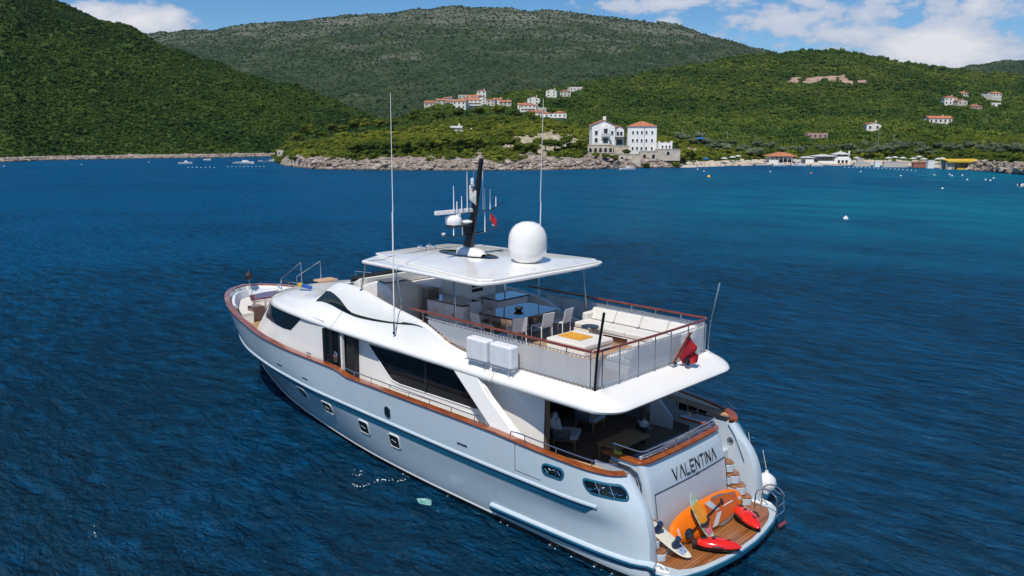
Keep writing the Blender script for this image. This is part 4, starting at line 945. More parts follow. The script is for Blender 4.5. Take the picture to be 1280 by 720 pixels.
def quarter_opening(side):
    def P(a,b_,d):
        pts,D=hull_arc(2.21+b_+.06*(a)); g=lambda q:Vector([float(np.interp(q,D,[p[i] for p in pts])) for i in range(3)])
        p=g(.72+a); t_=(g(.76+a)-g(.68+a)).normalized(); n_=Vector((-t_.y*1,t_.x,0)).normalized()
        if n_.y<0 and n_.x>0: n_=-n_
        if n_.dot(Vector((-.3,1,0)))<0: n_=-n_
        q=p+n_*d; return Vector((q.x,q.y*side,q.z))
    w,h,r,fr=.98,.27,.12,.042; o=rrect(w+2*fr,h+2*fr,r+fr,7); i_=rrect(w,h,r,7)
    def densify(L,m=3):
        out=[]
        for a,b_ in zip(L,L[1:]+L[:1]):
            for k in range(m): out.append((a[0]+(b_[0]-a[0])*k/m,a[1]+(b_[1]-a[1])*k/m))
        return out
    def long_edges(L):
        out=[]
        for a,b_ in zip(L,L[1:]+L[:1]):
            m=8 if abs(a[0]-b_[0])>.3 else 1
            for k in range(m): out.append((a[0]+(b_[0]-a[0])*k/m,a[1]+(b_[1]-a[1])*k/m))
        return out
    o=long_edges(o); i_=long_edges(i_); k=len(o)
    vs=[P(a,b_,.028) for a,b_ in o]+[P(a,b_,.036) for a,b_ in i_]+[P(a,b_,-.03) for a,b_ in o]+[P(a,b_,-.01) for a,b_ in i_]; fs=[]
    for q in range(k): t_=(q+1)%k; fs+=[(q,t_,k+t_,k+q),(2*k+q,2*k+t_,t_,q),(k+q,k+t_,3*k+t_,3*k+q)]
    f=MB().add(vs,fs).build('mooring_port',M_navy,Y,smooth=40)  # steel frame in navy: the shade on it is put into the colour
    nn=14; rows_=[]
    for q in range(nn+1):
        a=-w/2+.004+(w-.008)*q/nn; e=max(0,abs(a)-(w/2-r)); hh_=h/2-r+math.sqrt(max(0,r*r-e*e)); rows_.append([P(a,hh_*k_,.014) for k_ in (-1,0,1)])
    MB().grid(rows_).build('pane',M_glass,f,smooth=40)
    for a in (-.17,.17): MB().tube([P(a,-h/2,.03),P(a,h/2,.03)],.012,6).build('bar',M_steel,f)
    rg=random.Random(4); mb=MB()
    for q in range(7): a=-w/2+.1+q*.12; mb.tube([P(a,h*.3*rg.uniform(-1,1),.018),P(a+.06,h*.3*rg.uniform(-1,1),.034),P(a+.10,-h*.2,.018)],.016,6)
    mb.build('mooring_fitting',M_steel,f)
for s in (1,-1):
    for (x,z,wq,hq) in ((15.95,1.46,.66,.50),(14.1,1.38,.60,.48),(11.9,1.28,.50,.46),(10.25,1.26,.48,.45)):
        f=hull_opening('portlight',x,z,wq,hq,.08,M_gel,M_glass,s,.04,skew=-.12*1); pq,tq,zq,nq=on_hull(x,z,s); MB().tube([pq+tq*(-.10)+zq*(-.02)+nq*.03,pq+tq*.12+zq*.05+nq*.03],.004,5).build('clasp',M_gel,f)
    hull_opening('hull_vent',10.35,2.22,.20,.28,.07,M_steel,M_glass,s,.05,1)
    hull_opening('mooring_port',3.66,2.32,.62,.23,.11,M_navy,M_glass,s,.042,2,.03,clutter=True)  # navy frame stands for shaded steel, the shade painted in
    quarter_opening(s)
    for (x,z) in ((17.15,2.30),(15.2,2.22),(6.95,2.12)):
        hull_opening('scupper',x,z,.40,.05,.02,M_steel,M_rub,s,.015,0,.008)
    # painted blue band below the strake
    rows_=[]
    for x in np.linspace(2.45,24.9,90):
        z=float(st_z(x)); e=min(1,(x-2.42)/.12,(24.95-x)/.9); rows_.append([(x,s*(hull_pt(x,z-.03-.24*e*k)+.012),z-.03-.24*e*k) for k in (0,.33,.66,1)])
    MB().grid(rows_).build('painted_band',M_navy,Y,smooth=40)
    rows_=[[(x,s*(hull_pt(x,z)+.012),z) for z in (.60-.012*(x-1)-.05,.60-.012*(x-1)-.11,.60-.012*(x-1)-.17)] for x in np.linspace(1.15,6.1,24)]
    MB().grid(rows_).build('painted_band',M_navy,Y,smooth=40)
    # boarding gate seam
    for (xa,xb,za,zb) in ((4.93,4.93,2.70,1.98),(4.93,4.05,1.98,1.96),):
        MB().tube([(xa,s*(hull_pt(xa,za)+.001),za),((xa+xb)/2,s*(hull_pt((xa+xb)/2,(za+zb)/2)+.001),(za+zb)/2),(xb,s*(hull_pt(xb,zb)+.001),zb)],.008,5).build('gate_seam',M_rub,Y)
# ---------------- stern
tb=MB(); rows_=[]
for z,xo in ((.3,1.62),(1.0,1.66),(1.7,1.76),(2.2,1.9),(2.5,2.03)):
    r=[(3.0,1.85,z)]+[(xo+.14*(1-math.cos(a)),1.85-.0-.14*(1-math.sin(math.pi/2-a)),z) if False else (xo+.16*(1-math.sin(a)),1.85-.16*(1-math.cos(a)),z) for a in np.linspace(0,math.pi/2,6)]
    r+=[(xo-.05*math.cos(y/1.7*math.pi/2),y,z) for y in np.linspace(1.6,-1.6,11)]
    r+=[(x,-y,zz) for x,y,zz in reversed(r[:7])]
    rows_.append(r)
tb.grid(rows_); tb.build('transom',M_hullp,Y,smooth=40)
# teak on top of the transom and down its sides
path=[(3.25,1.80,2.50),(2.25,1.80,2.50)]+[(2.05+.2*(1-math.sin(a)),1.60+.2*math.cos(a),2.50) for a in np.linspace(.2,math.pi/2,5)]+[(2.05-.05*math.cos(y/1.7*math.pi/2),y,2.50) for y in np.linspace(1.4,-1.4,11)]
path+=[(x,-y,z) for x,y,z in reversed(path[:7])]
MB().sweep(path,[(.10,0),(.11,.03),(.10,.07),(-.08,.07),(-.10,.05),(-.10,0)][::-1]).build('transom_cap',M_varn,Y,smooth=35)
def tpt(y,z,d=0):  # point on the aft face of the transom
    xo=float(tab([(.3,1.62),(1.0,1.66),(1.7,1.76),(2.2,1.9),(2.5,2.03)])(z))-.05*math.cos(max(-1,min(1,y/1.7))*math.pi/2); return (xo-d,y,z)
gd=MB(); rows_=[[tpt(y,z,.012) for y in np.linspace(1.62,-1.72,12)] for z in (.46,.9,1.3,1.74)]; gd.grid(rows_)
gd.build('garage_door',mat('garage_door_paint',(.56,.59,.63),.3,var=.03,coat=.4),Y,smooth=40)
MB().tube([tpt(y,1.745,.016) for y in np.linspace(1.65,-1.75,14)],.012,5).tube([tpt(1.645,z,.016) for z in (.45,.9,1.3,1.74)],.009,5).tube([tpt(-1.745,z,.016) for z in (.45,.9,1.3,1.74)],.009,5).build('door_seal',M_rub,Y)
# name on the transom: strokes laid on the surface
letters={'V':[((0,1),(.38,0)),((.76,1),(.38,0))],'A':[((0,0),(.38,1)),((.76,0),(.38,1))],'L':[((0,1),(0,0)),((0,0),(.55,0))],'E':[((0,1),(0,0)),((0,0),(.58,0)),((0,.5),(.5,.5)),((0,1),(.58,1))],'N':[((0,0),(0,1)),((0,1),(.62,0)),((.62,0),(.62,1))],'T':[((.32,0),(.32,1)),((0,1),(.64,1))],'I':[((0,0),(0,1))]}
wid={'V':.76,'A':.76,'L':.55,'E':.58,'N':.62,'T':.64,'I':0}
word='VALENTINA'; hL=.285; k=hL*.98; tw=sum(wid[c] for c in word)+.26*(len(word)-1); y0=.80; yend=-1.28; sc_=(y0-yend)/tw; u=0; nb=MB()
def stroke(mb,a,b_,thick,zb,hh,y00,sc):
    (xa,za),(xb,zb_)=a,b_; A=Vector(tpt(y00-xa*sc,zb+za*hh,.012)); B=Vector(tpt(y00-xb*sc,zb+zb_*hh,.012)); t_=(B-A).normalized(); nn=Vector((-1,0,.35)).normalized(); w=t_.cross(nn).normalized()*thick/2
    e=t_*thick*.3; mb.prism([A-w-e,A+w-e,B+w+e,B-w+e],nn*.012)
for ci,c in enumerate(word):
    for a,b_ in letters[c]:
        horiz=abs(a[1]-b_[1])<.01
        stroke(nb,(a[0]+u,a[1]),(b_[0]+u,b_[1]),.034 if (horiz or (c in 'VN' and a[1]>b_[1] and a[0]<b_[0]) or (c=='A' and a[0]>b_[0])) else .016,1.86,hL,y0,sc_)
    u+=wid[c]+.26
nb.build('name_lettering',M_boot,Y)
nb=MB()
for q in (0,.10): stroke(nb,(q,0),(q,1),.012,1.70,.08,-.20,1.0)
nb.build('numeral_lettering',M_boot,Y)
# swim platform
pf=[(1.9,2.6),(1.0,2.72),(.72,2.66),(.50,2.48),(.36,2.2),(.2,1.7),(.08,1.0),(.02,.4)]; pf=pf+[(x,-y) for x,y in reversed(pf)]
MB().slab(pf,.20,.40).build('swim_platform',M_hullp,Y,bevel=.03)
MB().sweep([(x,y,.3) for x,y in pf[1:-1]],[(.0,-.06),(.035,-.05),(.035,.05),(.0,.06)][::-1]).sweep([(x,y,.3) for x,y in pf[1:-1]],[(.0,-.06),(-.035,-.05),(-.035,.05),(.0,.06)]).build('platform_fender_edge',M_navy,Y)
pi_=[(1.75,2.25),(.92,2.30),(.62,2.22),(.45,1.98),(.30,1.6),(.18,.95),(.12,.4)]; pi_=pi_+[(x,-y) for x,y in reversed(pi_)]
MB().slab(pi_,.402,.418).build('platform_teak',M_teakw,Y)
for s in (1,-1):
    mb=MB().slab([(1.35,s*2.34),(.95,s*2.36),(.66,s*2.52),(.72,s*2.60),(1.0,s*2.67),(1.35,s*2.66)][::s],.402,.43); o=mb.build('corner_pad',M_gel,Y,bevel=.01)
    mb=MB(); rg=random.Random(3)
    for q in range(6): mb.box((.8+q*.09,s*(2.46+.05*(q%2)),.436),(.11,.025,.008),(0,0,rg.uniform(-.9,.9)))
    mb.build('pad_marking',M_navy,o)
# stairs each side of the transom
for s in (1,-1):
    for i,(x,z) in enumerate([(1.16,.62),(1.36,.90),(1.56,1.18),(1.76,1.46)]):
        pts=[(x+.55,s*1.80),(x+.02,s*1.80)]+[(x+.12-.22*math.sin(a),s*(1.88+.46*(a/math.pi))) for a in np.linspace(.25,math.pi*.97,8)]+[(x+.55,s*2.4)]
        if s<0: pts=pts[::-1]
        o=MB().slab(pts,z-.26,z-.03).build('stair_step',M_hullp,Y,bevel=.02)
        MB().slab([(a+.012,b_) for a,b_ in pts],z-.028,z).build('tread',M_teakw,o)
    MB().bx(2.0,3.2,s*1.8,s*2.4,1.3,1.72).build('stair_landing',M_hullp,Y)
    o=MB().lathe([(.10,0),(.10,.03),(.07,.045),(.05,.03)],(1.95,s*2.385,2.0),rot=(R(90*s),0,0)).build('speaker_ring',M_steel,Y)
    MB().tube([(2.05,s*2.37,2.45),(1.85,s*2.37,2.2),(1.62,s*2.37,1.75),(1.5,s*2.37,1.5)],.02,8).build('grab_rail',M_steel,Y)
    MB().tube([(3.0,s*1.90,2.36),(2.35,s*1.90,2.36),(2.12,s*1.90,2.28),(2.02,s*1.90,2.05),(1.98,s*1.90,1.75)],.03,10).tube([(3.0,s*1.90,2.30),(2.38,s*1.90,2.30),(2.2,s*1.90,2.22),(2.10,s*1.90,2.02),(2.06,s*1.90,1.75)],.012,8).build('stair_handrail',M_steel,Y)
# stern rail over the transom cap
rl=MB(); yy=np.linspace(1.68,-1.68,12); f=lambda y:2.10-.05*math.cos(y/1.7*math.pi/2)
rl.tube([(3.0,1.76,2.80),(2.2,1.76,2.80)]+[(f(y),y,2.80) for y in yy]+[(2.2,-1.76,2.80),(3.0,-1.76,2.80)],.022,8)
for y in np.linspace(1.5,-1.5,6): rl.tube([(f(y),y,2.56),(f(y),y,2.80)],.014,6)
for x in (2.95,):
    for s in (1,-1): rl.tube([(x,s*1.76,2.56),(x,s*1.76,2.80)],.014,6)
rl.build('stern_rail',M_steel,Y,smooth=40)
MB().tube([(f(y)+.02,y,2.68) for y in yy],.045,10).build('rolled_awning',mat('slate_blue_awning_roll',(.13,.16,.22),.5),Y,smooth=40)
# side rails on the cap
def side_rail(x0,x1,h,n,s,name='side_rail',ends=True,dy=-.05,r=.017):
    rl=MB(); P=lambda x,dz: (x,s*(float(cap_y(x))+dy),float(cap_z(x))+.06+dz)
    pts=[P(x,h) for x in np.linspace(x0,x1,max(6,int(abs(x1-x0)*3)))]
    rl.tube([P(x0,h*.15)]+[P(x0+.05*(1 if x1>x0 else -1),h*.8)]+pts[1:] if ends else pts,r,8)
    for i in range(n):
        x=x0+(x1-x0)*(i+.5)/n; rl.tube([P(x,0),P(x,h)],.012,6)
    rl.build(name,M_steel,Y,smooth=40)
for s in (1,-1):
    side_rail(6.0,12.6,.20,7,s)
    side_rail(5.15,2.1,.20,3,s)
# swim ladder on the starboard corner
ld=MB()
for yy_ in (-1.92,-2.32):
    ld.tube([(.88,yy_,.42),(.86,yy_,.78)]+[(.54+.32*math.cos(a),yy_,.84+.26*math.sin(a)) for a in np.linspace(.2,math.pi-.2,8)]+[(.21,yy_,.75),(.17,yy_,.3),(.10,yy_,-.45)],.02,8)
o=ld.build('swim_ladder',M_steel,Y,smooth=40)
for z in (.72,.46): MB().tube([(.20,-1.92,z),(.20,-2.32,z)],.014,6).build('rung',M_steel,o)
for z in (.16,-.12,-.36): MB().box((.13,-2.12,z),(.10,.38,.03)).build('rung_tread',M_varnm,o)
MB().tube([(.62,-2.32,1.0),(.30,-2.32,.9)],.008,5).build('ladder_stay',M_steel,o)
# ---------------- main deck house
def wall_loft(name,plan_b,plan_t,z0,z1,m_,parent=Y):
    rows_=[]
    for k in np.linspace(0,1,5):
        rows_.append([(a[0]*(1-k)+b_[0]*k,a[1]*(1-k)+b_[1]*k,z0*(1-k)+z1*k) for a,b_ in zip(plan_b,plan_t)])
    return MB().grid(rows_).build(name,m_,parent,smooth=30)
def dens(pl,n=8):
    out=[]
    fx=pchip(range(len(pl)),[p[0] for p in pl]);fy=pchip(range(len(pl)),[p[1] for p in pl])
    for t_ in np.linspace(0,len(pl)-1,(len(pl)-1)*n+1): out.append((float(fx(t_)),float(fy(t_))))
    return out
# saloon, port and starboard sides
wy=tab([(4.6,2.30),(5.0,2.46),(5.6,2.60),(7,2.70),(9,2.74),(13.3,2.76)])
for s in (1,-1):
    b_=[(x,s*float(wy(x))) for x in np.linspace(4.85,13.3,40)]; t_=[(x,s*(float(wy(x))-.06)) for x in np.linspace(4.85,13.3,40)]
    w=wall_loft('saloon_wall',b_,t_,1.75,4.0,M_gel)
    P=lambda x,z,d=0: (x,s*(float(wy(x))-.06*(z-1.75)/2.25+d),z)
    # big window
    wp=[(12.35,3.90),(8.15,3.92),(7.02,2.92),(7.3,2.90),(10.65,2.88),(11.05,2.93),(11.25,3.05)]
    mb=MB(); mb.prism([P(x,z,.012) for x,z in wp],(0,s*.012,0)); mb.build('saloon_window',M_glass,Y)
    mb=MB(); cl=wp+[wp[0]]; 
    for a,c in zip(cl[:-1],cl[1:]): mb.tube([P(a[0],a[1],.02),P(c[0],c[1],.02)],.022,6)
    mb.build('window_surround',M_gel,Y)
    MB().prism([P(9.35,2.9,.026),P(9.43,2.9,.026),P(9.43,3.92,.026),P(9.35,3.92,.026)],(0,s*.006,0)).build('window_mullion',M_rub,Y)
    MB().tube([P(11.4,2.80,.02),P(11.0,2.70,.02),P(7.0,2.74,.02)],.012,5).build('wall_moulding',M_gel,Y)
# aft wall with glass doors
MB().bx(7.05,7.15,-2.6,2.6,3.75,3.98).build('aft_bulkhead',M_gel,Y)
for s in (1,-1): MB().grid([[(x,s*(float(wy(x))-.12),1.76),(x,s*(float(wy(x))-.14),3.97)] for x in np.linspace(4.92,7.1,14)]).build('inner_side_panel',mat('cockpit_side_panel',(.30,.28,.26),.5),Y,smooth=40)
M_dft=mat('brown_door_timber',(.16,.10,.065),.4,scale=3,c2=(.26,.18,.12),stretch=(1,1,8))
for s in (1,-1): MB().bx(4.83,4.93,s*2.17,s*2.33,1.76,3.97).build('door_frame',M_dft,Y)
MB().bx(7.06,7.09,-2.55,2.55,1.76,3.74).build('saloon_door_glass',M_glass,Y)
mb=MB()
for y in (-1.1,0,1.1): mb.bx(7.03,7.055,y-.03,y+.03,1.76,3.74)
mb.build('door_stile',M_rub,Y)
# pale panel seen beyond the chairs at the starboard side of the cockpit
MB().prism([(4.0,-2.45,1.76),(4.75,-2.40,1.76),(4.75,-2.40,2.9),(4.0,-2.45,2.15)],(0,-.08,0)).build('wing_panel',M_gel,Y)
# side doors and the step out to the full-beam cabin
for s in (1,-1):
    z0,z1=2.0,4.12
    MB().prism([(14.35,s*3.12,z0),(13.98,s*3.06,z0),(13.98,s*3.0,z1),(14.35,s*3.06,z1)],(0,-s*.05,0)).build('side_door',M_glass,Y)
    o=MB().prism([(13.93,s*3.06,z0),(13.62,s*3.02,z0),(13.62,s*2.98,z1),(13.93,s*3.0,z1)],(0,-s*.05,0)).build('door_leaf',M_glass,Y)
    MB().lathe([(.0,0),(.12,0),(.14,.02),(.12,.03),(0,.03)],(13.75,s*3.05,3.2),rot=(R(-90*s),0,0),sy=1.5).build('handle',M_steel,o)
    MB().bx(13.96,14.02,s*3.0,s*3.09,z0,z1).bx(13.52,13.62,s*2.94,s*3.03,z0,z1).bx(14.33,14.40,s*3.02,s*3.14,z0,z1).build('door_post',M_rub,Y)
    MB().bx(13.42,13.52,s*2.92,s*3.01,z0,z1).build('door_post',M_gel,Y)
    MB().prism([(13.42,s*2.9,z0),(12.95,s*2.84,z0),(12.95,s*2.78,z1),(13.42,s*2.84,z1)],(0,-s*.3,0)).build('doorway_recess',M_rub,Y)
    MB().bx(12.86,12.96,s*2.74,s*2.92,z0,z1).build('door_post',M_rub,Y)
# full-beam forward cabin
cb=[(22.05,0),(22.0,.8),(21.65,1.6),(21.1,2.08),(20.25,2.46),(18.4,2.84),(16.4,3.04),(14.38,3.14)]
ct=[(20.55,0),(20.5,.7),(20.3,1.35),(19.95,1.80),(19.3,2.2),(18.0,2.62),(16.3,2.88),(14.38,3.05)]
CB=dens(cb,8);CT=dens(ct,8)
full_b=[(x,-y) for x,y in reversed(CB)]+CB[1:]; full_t=[(x,-y) for x,y in reversed(CT)]+CT[1:]
wall_loft('forward_cabin_wall',full_b,full_t,2.70,4.36,M_gel)
def cabP(t_,z,d=0):
    """point on the port cabin wall: t_ along the plan table, z height"""
    f=lambda pl:(float(pchip(range(len(pl)),[p[0] for p in pl])(t_)),float(pchip(range(len(pl)),[p[1] for p in pl])(t_)))
    k=(z-2.70)/(4.36-2.70); a=f(cb);c=f(ct); p=Vector((a[0]*(1-k)+c[0]*k,a[1]*(1-k)+c[1]*k,z)); n_=Vector((.45,.85,.15)).normalized(); return p+n_*d
for s in (1,-1):
    # wrap-round dark window
    top=[(2.75,4.08),(3.5,4.11),(4.3,4.20),(4.8,4.20),(5.3,4.19),(5.8,4.18),(6.15,4.17)]
    bot=[(2.35,3.70),(3.2,3.62),(4.1,3.54),(4.6,3.54),(5.0,3.53),(5.4,3.53),(5.72,3.58)]
    rows_=[]
    for (ta,za),(tb_,zb) in zip(top,bot): rows_.append([cabP(ta*(1-k)+tb_*k,za*(1-k)+zb*k,.018) for k in np.linspace(0,1,5)])
    rows_=[[ (p[0],s*p[1],p[2]) for p in r] for r in rows_]
    MB().grid(rows_).build('cabin_window',M_glass,Y,smooth=40)
# ---------------- upper superstructure shell: one band from the cabin roof to the fly deck overhang
ST=[ # x, ye, ze, yb, zb, yt, zt, yi, zi
(20.75,.02,4.08,.02,4.20,.02,4.24,.01,4.26),
(20.70,.5,4.08,.45,4.22,.35,4.27,.2,4.29),
(20.55,1.0,4.08,.9,4.25,.7,4.32,.4,4.36),
(20.3,1.45,4.09,1.25,4.28,.95,4.37,.5,4.42),
(19.9,1.92,4.10,1.6,4.32,1.2,4.43,.6,4.50),
(19.3,2.34,4.12,1.95,4.38,1.5,4.50,.8,4.59),
(18.3,2.68,4.15,2.25,4.46,1.8,4.58,1.0,4.69),
(17.2,2.88,4.17,2.4,4.54,2.0,4.68,1.2,4.79),
(16.3,2.98,4.17,2.46,4.64,2.1,4.82,1.5,4.90),
(15.8,3.02,4.16,2.44,4.74,2.15,5.02,1.8,5.08),
(15.3,3.04,4.15,2.46,4.79,2.15,5.32,1.9,5.38),
(14.6,3.06,4.14,2.54,4.77,2.2,5.50,2.05,5.52),
(13.8,3.08,4.12,2.62,4.70,2.28,5.55,2.12,5.54),
(13.0,3.09,4.11,2.68,4.66,2.36,5.50,2.22,5.49),
(12.2,3.10,4.10,2.71,4.69,2.44,5.38,2.32,5.37),
(11.3,3.10,4.09,2.73,4.76,2.53,5.26,2.42,5.25),
(10.4,3.10,4.08,2.74,4.86,2.63,5.16,2.50,5.15),
(9.7,3.10,4.07,2.74,4.93,2.69,5.06,2.54,5.05),
(9.3,3.10,4.065,2.74,4.90,2.72,4.96,2.56,4.94),
(8.9,3.10,4.06,2.74,4.76,2.72,4.80,2.57,4.79),
(8.4,3.10,4.06,2.74,4.58,2.72,4.61,2.58,4.60),
(7.8,3.10,4.05,2.74,4.48,2.72,4.50,2.59,4.49),
(7.0,3.10,4.04,2.74,4.42,2.72,4.44,2.60,4.43),
(5.5,3.10,4.03,2.72,4.40,2.70,4.42,2.58,4.41),
(4.0,3.10,4.02,2.72,4.39,2.70,4.41,2.58,4.40)]
SA=np.array(ST); xr=SA[:,0]; ord_=np.argsort(xr)
SF=[pchip(xr[ord_],SA[ord_,c]) for c in range(1,9)]
def shell_prof(x):
    ye,ze,yb,zb,yt,zt,yi,zi=[float(f(x)) for f in SF]
    k=min(1,ye/1.0)
    return [(ye-.30*k,ze-.03),(ye-.06*k,ze-.035),(ye,ze),(ye+.02*k,ze+.06),(ye,ze+.13),(ye-.07*k,ze+.20+.0*k)]+[(ye-.07*k+(yb-ye+.07*k)*t_,(ze+.20)+(zb-ze-.20)*(t_**1.15)) for t_ in (.33,.66,1)]+[(yb+(yt-yb)*.1,zb+(zt-zb)*.25),(yb+(yt-yb)*.45,zb+(zt-zb)*.7),(yt,zt),((yt+yi)/2,max(zt,zi)+.012),(yi,zi)]
xs_=list(20.75-np.linspace(0,1,14)**2*1.6)+list(np.linspace(19.0,4.0,110))
for s in (1,-1):
    rows_=[[(x,s*y,z) for y,z in shell_prof(x)] for x in xs_]
    # round the aft quarter and across the stern
    y5=[(p[0],p[1]) for p in shell_prof(4.0)]
    ye=y5[2][0]; out_=[]
    Xa=2.20; rad=.85
    for a in np.linspace(0,math.pi/2,12)[1:]:
        c=(Xa+rad,ye-rad); row=[]
        for (y,z) in y5:
            d=ye-y; d2=d*(1+ (math.sin(a)**2)*1.05)
            rr_=rad-d2
            px_=c[0]-math.sin(a)*rr_; py_=c[1]+math.cos(a)*rr_
            zz=z-(.05*math.sin(a) if d<.1 else 0)
            row.append((px_,s*py_,zz))
        out_.append(row)
    # bridge x from 4.0 to corner start
    rows_+= [[(Xa+rad,s*y,z) for y,z in y5]]+out_
    last=out_[-1]; rows_.append([(p[0]-.0,0,p[2]) for p in last])
    MB().grid(rows_).build('upper_shell',M_gel,Y,smooth=42)
    for xq in (6.1,13.9):   # joints between the moulded panels
        pr_=shell_prof(xq); MB().tube([(xq,s*(y+.003),z+.002) for y,z in pr_[1:9]],.006,5).build('panel_joint',M_rub,Y)
# cabin roof between the two sides, forward of the helm
rows_=[]
for x in xs_:
    if x<14.3: break
    yi,zi=float(SF[6](x)),float(SF[7](x)); rows_.append([(x,yi*k,zi+.05*(1-k*k)*min(1,yi)) for k in np.linspace(1,-1,9)])
MB().grid(rows_).build('cabin_roof',M_gel,Y,smooth=40)
# ceiling and fly deck
ye_=3.10; pl=[(x,float(SF[0](x))-.28) for x in np.linspace(14.4,4.0,12)]+[(3.4,2.82),(2.9,2.6),(2.65,2.2),(2.6,1.5)]; pl=pl+[(x,-y) for x,y in reversed(pl)]
MB().slab(pl,3.985,4.02).build('cockpit_ceiling',M_gel,Y)
pl=[(x,float(SF[6](x))+.03) for x in np.linspace(14.4,3.75,14)]+[(3.3,2.5),(3.05,2.25)]; pl=pl+[(x,-y) for x,y in reversed(pl)]
MB().slab(pl,4.30,4.40).build('fly_deck',M_teak,Y)
for s in (1,-1):  # inside of the bulwark
    rows_=[[(x,s*float(SF[6](x)),float(SF[7](x))),(x,s*(float(SF[6](x))-.02),4.39)] for x in np.linspace(14.4,3.9,50)]
    MB().grid(rows_).build('fly_bulwark_lining',M_gel,Y,smooth=40)
    # dark brow window and black trim line
    def sh(x,t_,d=.012):  # t_ 0 at the base of the brow, 1 at its top
        ye,ze,yb,zb,yt,zt,yi,zi=[float(f(x)) for f in SF]
        pts=[(yb,zb),(yb+(yt-yb)*.1,zb+(zt-zb)*.25),(yb+(yt-yb)*.45,zb+(zt-zb)*.7),(yt,zt)]; tt=[0,.25,.7,1]
        y=float(np.interp(t_,tt,[p[0] for p in pts])); z=float(np.interp(t_,tt,[p[1] for p in pts])); return (x,s*(y+d),z+d*.3)
    rows_=[]
    for x,a,c in ((15.82,.02,.10),(15.6,.02,.50),(15.35,.02,.74),(15.0,.02,.66),(14.6,.02,.54),(14.2,.0,.42),(13.9,.0,.30),(13.6,.0,.17),(13.3,.0,.11)):
        rows_.append([sh(x,a+(c-a)*k) for k in np.linspace(0,1,5)])
    MB().grid(rows_).build('brow_window',M_glass,Y,smooth=40)
    rows_=[[sh(x,.0,.014),sh(x,.05 if x>10 else .10,.02),sh(x,.11 if x>10.5 else .24,.014)] for x in np.linspace(13.35,9.45,26)]
    MB().grid(rows_).build('black_trim',M_rub,Y,smooth=40)
    # slanted wing pillar
    MB().prism([(7.72,s*3.10,4.07),(6.70,s*3.10,4.07),(6.40,s*3.12,3.72),(4.92,s*3.26,2.74),(5.92,s*3.30,2.80)],(0,-s*.14,0)).build('wing_pillar',M_gel,Y,bevel=.03)
    MB().prism([(6.6,s*3.03,3.98),(6.2,s*3.03,3.60),(4.8,s*3.18,2.78),(4.8,s*3.18,2.70),(5.3,s*3.2,2.70)],(0,-s*.06,0)).build('pillar_flange',M_gel,Y,bevel=.01)
# ---------------- fly deck rail with mesh screens
def fly_path(dy=0):
    rc=.16; pts=[(10.2,2.60+dy*.0)]+[(x,2.60) for x in np.linspace(9.5,3.3,12)]+[(3.0+rc-rc*math.sin(a),2.60-rc+rc*math.cos(a)) for a in np.linspace(0,math.pi/2,6)]+[(3.0-.06*math.cos(y/2.5*math.pi/2),y) for y in np.linspace(2.2,0,6)]
    return pts+[(x,-y) for x,y in reversed(pts[:-1])]
fp=fly_path(); MB().tube([(x,y,5.37) for x,y in fp],.042,10,flat=.8).build('top_rail',M_varnm,Y,smooth=50)
MB().tube([(x,y,5.22) for x,y in fp[1:-1]],.012,6).build('wire_rail',M_steel,Y)
def shz(x,y): return (float(SF[5](x)) if abs(y)>2.45 else 4.40)
pmb=[]
posts_xy=[(x,s*2.60) for s in (1,-1) for x in (9.6,8.6,7.6,6.65,5.7,4.8,3.9,3.12)]+[(2.95,y) for y in (2.35,1.65,.85,0.1,-.65,-1.5,-2.35)]
for x,y in posts_xy:
    MB().tube([(x,y,shz(x,y)-.02),(x,y,5.35)],.016,8).lathe([(.035,0),(.035,.015),(0,.02)],(x,y,shz(x,y)),12).build('rail_post',M_steel,Y,smooth=40)
def screen(pts,zb,zt,seed):
    rows_=[];rg=random.Random(seed)
    for i,(x,y) in enumerate(pts):
        w=0; nx,ny=(0,1) if abs(y)>2.5 else (-1,0)
        rows_.append([(x+nx*(w+.02)*1,y+(ny*(w+.02)*(1 if y>0 else -1)),zb[i]),(x+nx*(.02-w*.5),y+ny*(.02-w*.5)*(1 if y>0 else -1),(zb[i]+zt)/2),(x+nx*(w+.02),y+ny*(w+.02)*(1 if y>0 else -1),zt)])
    g=MB().grid(rows_); o=g.build('mesh_screen',M_scr,Y,fix=False)
    lc=MB(); z_=[]
    for i in range(len(pts)-1):
        (xa,ya),(xb,yb)=pts[i],pts[i+1]; n_=max(2,int(math.hypot(xb-xa,yb-ya)/.11))
        for k in range(n_):
            for zz0,zz1 in ((zt,5.225),):
                a=(xa+(xb-xa)*k/n_,ya+(yb-ya)*k/n_); c=(xa+(xb-xa)*(k+.5)/n_,ya+(yb-ya)*(k+.5)/n_); d=(xa+(xb-xa)*(k+1)/n_,ya+(yb-ya)*(k+1)/n_)
                lc.tube([(a[0],a[1],zz0),(c[0],c[1],zz1),(d[0],d[1],zz0)],.011,4)
            zbk=zb[i]+(zb[i+1]-zb[i])*k/n_
            lc.tube([(a[0],a[1],zbk),(c[0],c[1],zbk-.08),(d[0],d[1],zbk)],.010,4)
    lc.build('lacing',M_lace,o)
for s in (1,-1):
    xs1=[9.35,9.0,8.6,8.0,7.4,6.65]; screen([(x,s*2.6) for x in xs1],[max(4.48,float(SF[5](x))+.10) for x in xs1],5.16,1)
    xs1=[6.65,6.0,5.5,5.0,4.5,4.0,3.5,3.2]; screen([(x,s*2.6) for x in xs1],[4.48]*8,5.16,2)
screen([(3.2,2.6),(3.05,2.56),(2.99,2.48)]+[(2.96,y) for y in np.linspace(2.3,-2.3,14)]+[(2.99,-2.48),(3.05,-2.56),(3.2,-2.6)],[4.48]*20,5.16,3)
